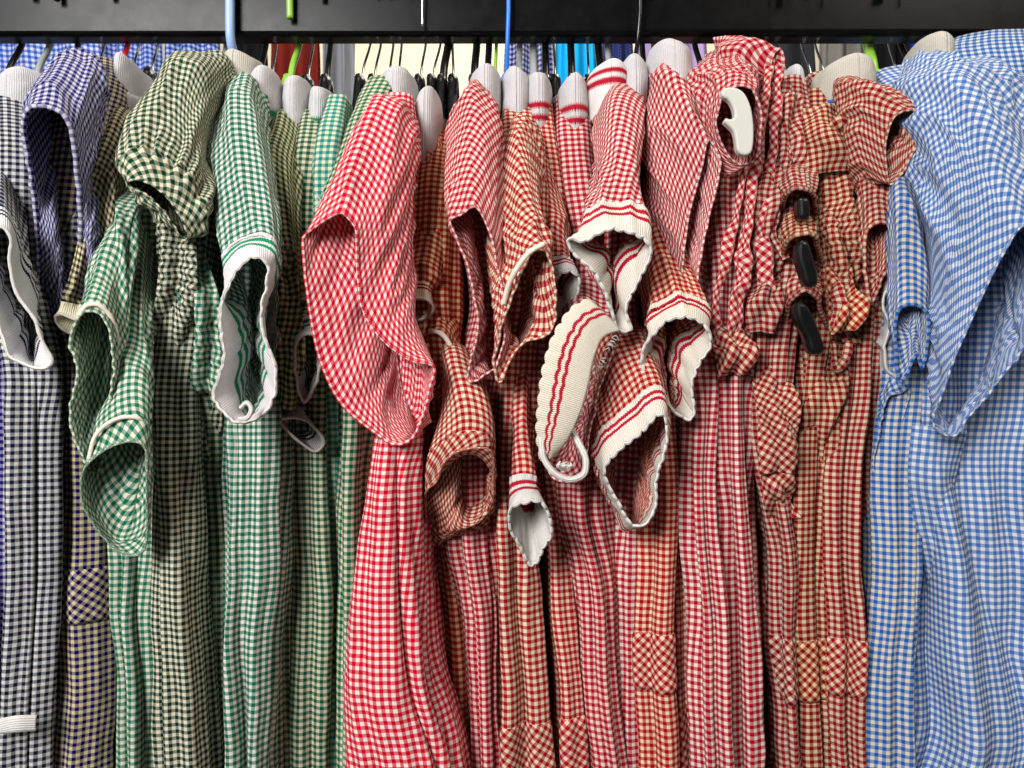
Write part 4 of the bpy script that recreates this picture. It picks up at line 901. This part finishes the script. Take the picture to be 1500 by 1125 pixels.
H(698, 1, 'over the red edged collar of the pinkish red dress', lean=-4, r=.004); H(716, 1, 'beside the thin green hook', lean=-2, r=.0035)
hanger('thin green plastic hanger hook beside the royal blue hook', 727, M_greenp, M_greenp, r=.0018, lean=-2)
hanger('royal blue plastic hanger with its stem in front of the rail', 745, M_bluep, M_bluep, r=.0022, front=True, lean=-3)
H(762, 2, 'pale, over the cream and red dress', lean=-2); H(782, 2, 'dull, over the slim red dress', lean=0, r=.004); H(800, 1, 'over the slim red dress', r=.004)
H(812, 0, 'thin, in front of the turquoise garment', lean=2); H(838, 1, 'in front of the turquoise garment', r=.004); H(863, 0, 'above the striped collar of the inside out cuff dress')
H(878, 1, 'over the triangular cuff dress', r=.0042, lean=4); H(892, 2, 'over the triangular cuff dress, beside a black one', lean=3)
hanger('thin black hanger with its stem in front of the rail', 932, M_blackp, M_blackp, r=.0022, front=True, lean=-6, low=(0, 100))
H(945, 1, 'behind the pale red cap sleeve dress', r=.003); H(962, 2, 'behind the pale red cap sleeve dress, beside a black one', lean=3)
H(1022, 1, 'leaning behind the dress with the white hanger end', lean=10, r=.003); H(1105, 2, 'over the dress with the white hanger end', lean=4)
H(1128, 0, 'over the topmost dark red dress', lean=2); H(1142, 2, 'over the middle dark red dress', lean=10)
H(1182, 0, 'curving over the lowest dark red dress', lean=10); H(1203, 0, 'leaning over the lowest dark red dress', lean=8)
hanger('lime green plastic hanger hook above the wide blue dress', 1283, M_greenp, M_greenp, r=.0052, lean=0, low=(0, 110))
H(1314, 0, 'kinked, right of the lime hook', lean=4); H(1330, 1, 'leaning out beside the pale blue dress', lean=14, r=.003); H(1362, 0, 'slanting towards the pale blue dress', lean=-22, r=.002)
for x, lab in ((474, 'over the teal dress'), (535, 'above the frayed green dress'), (583, 'with a round wire end above the bright red dress'), (870, 'above the striped collars'), (896, 'with a bulb end above the triangular cuff')):
    pass

# visible ends of moulded hangers inside the dresses
e = bpy.data.objects.new('moulded_hanger', None); e.location = P(1080, 180, .06); put(e, None, 'white plastic hanger end with a notch poking out of a red sleeve', 'hanger', 'moulded hanger ends')
extrude('arm_end', [(1058,131),(1072,127),(1088,133),(1099,152),(1104,180),(1104,208),(1100,224),(1090,227),(1081,221),(1078,205),(1075,192),(1068,184),(1061,177),(1062,172),(1070,174),(1075,173),(1075,160),(1068,146),(1058,140)], .022, .009, M_whitep, e, bevel=.002)
for poly, d, lab in (([(1171,291),(1184,289),(1188,316),(1183,321),(1172,319),(1170,303)], .03, 'short black hanger arm end in the upper of three red sleeve openings'),
    ([(1171,352),(1183,352),(1194,380),(1200,412),(1196,419),(1181,418),(1175,400),(1168,374)], .025, 'black hanger arm end in the middle of three red sleeve openings'),
    ([(1167,442),(1180,444),(1196,470),(1207,500),(1209,514),(1203,519),(1188,517),(1181,495),(1168,468)], .025, 'long black hanger arm end in the lowest of three red sleeve openings')):
    e = bpy.data.objects.new('moulded_hanger', None); e.location = P(*poly[0], d); put(e, None, lab, 'hanger', 'moulded hanger ends')
    extrude('arm_end', poly, d, .014, M_blackp, e, bevel=.0042)
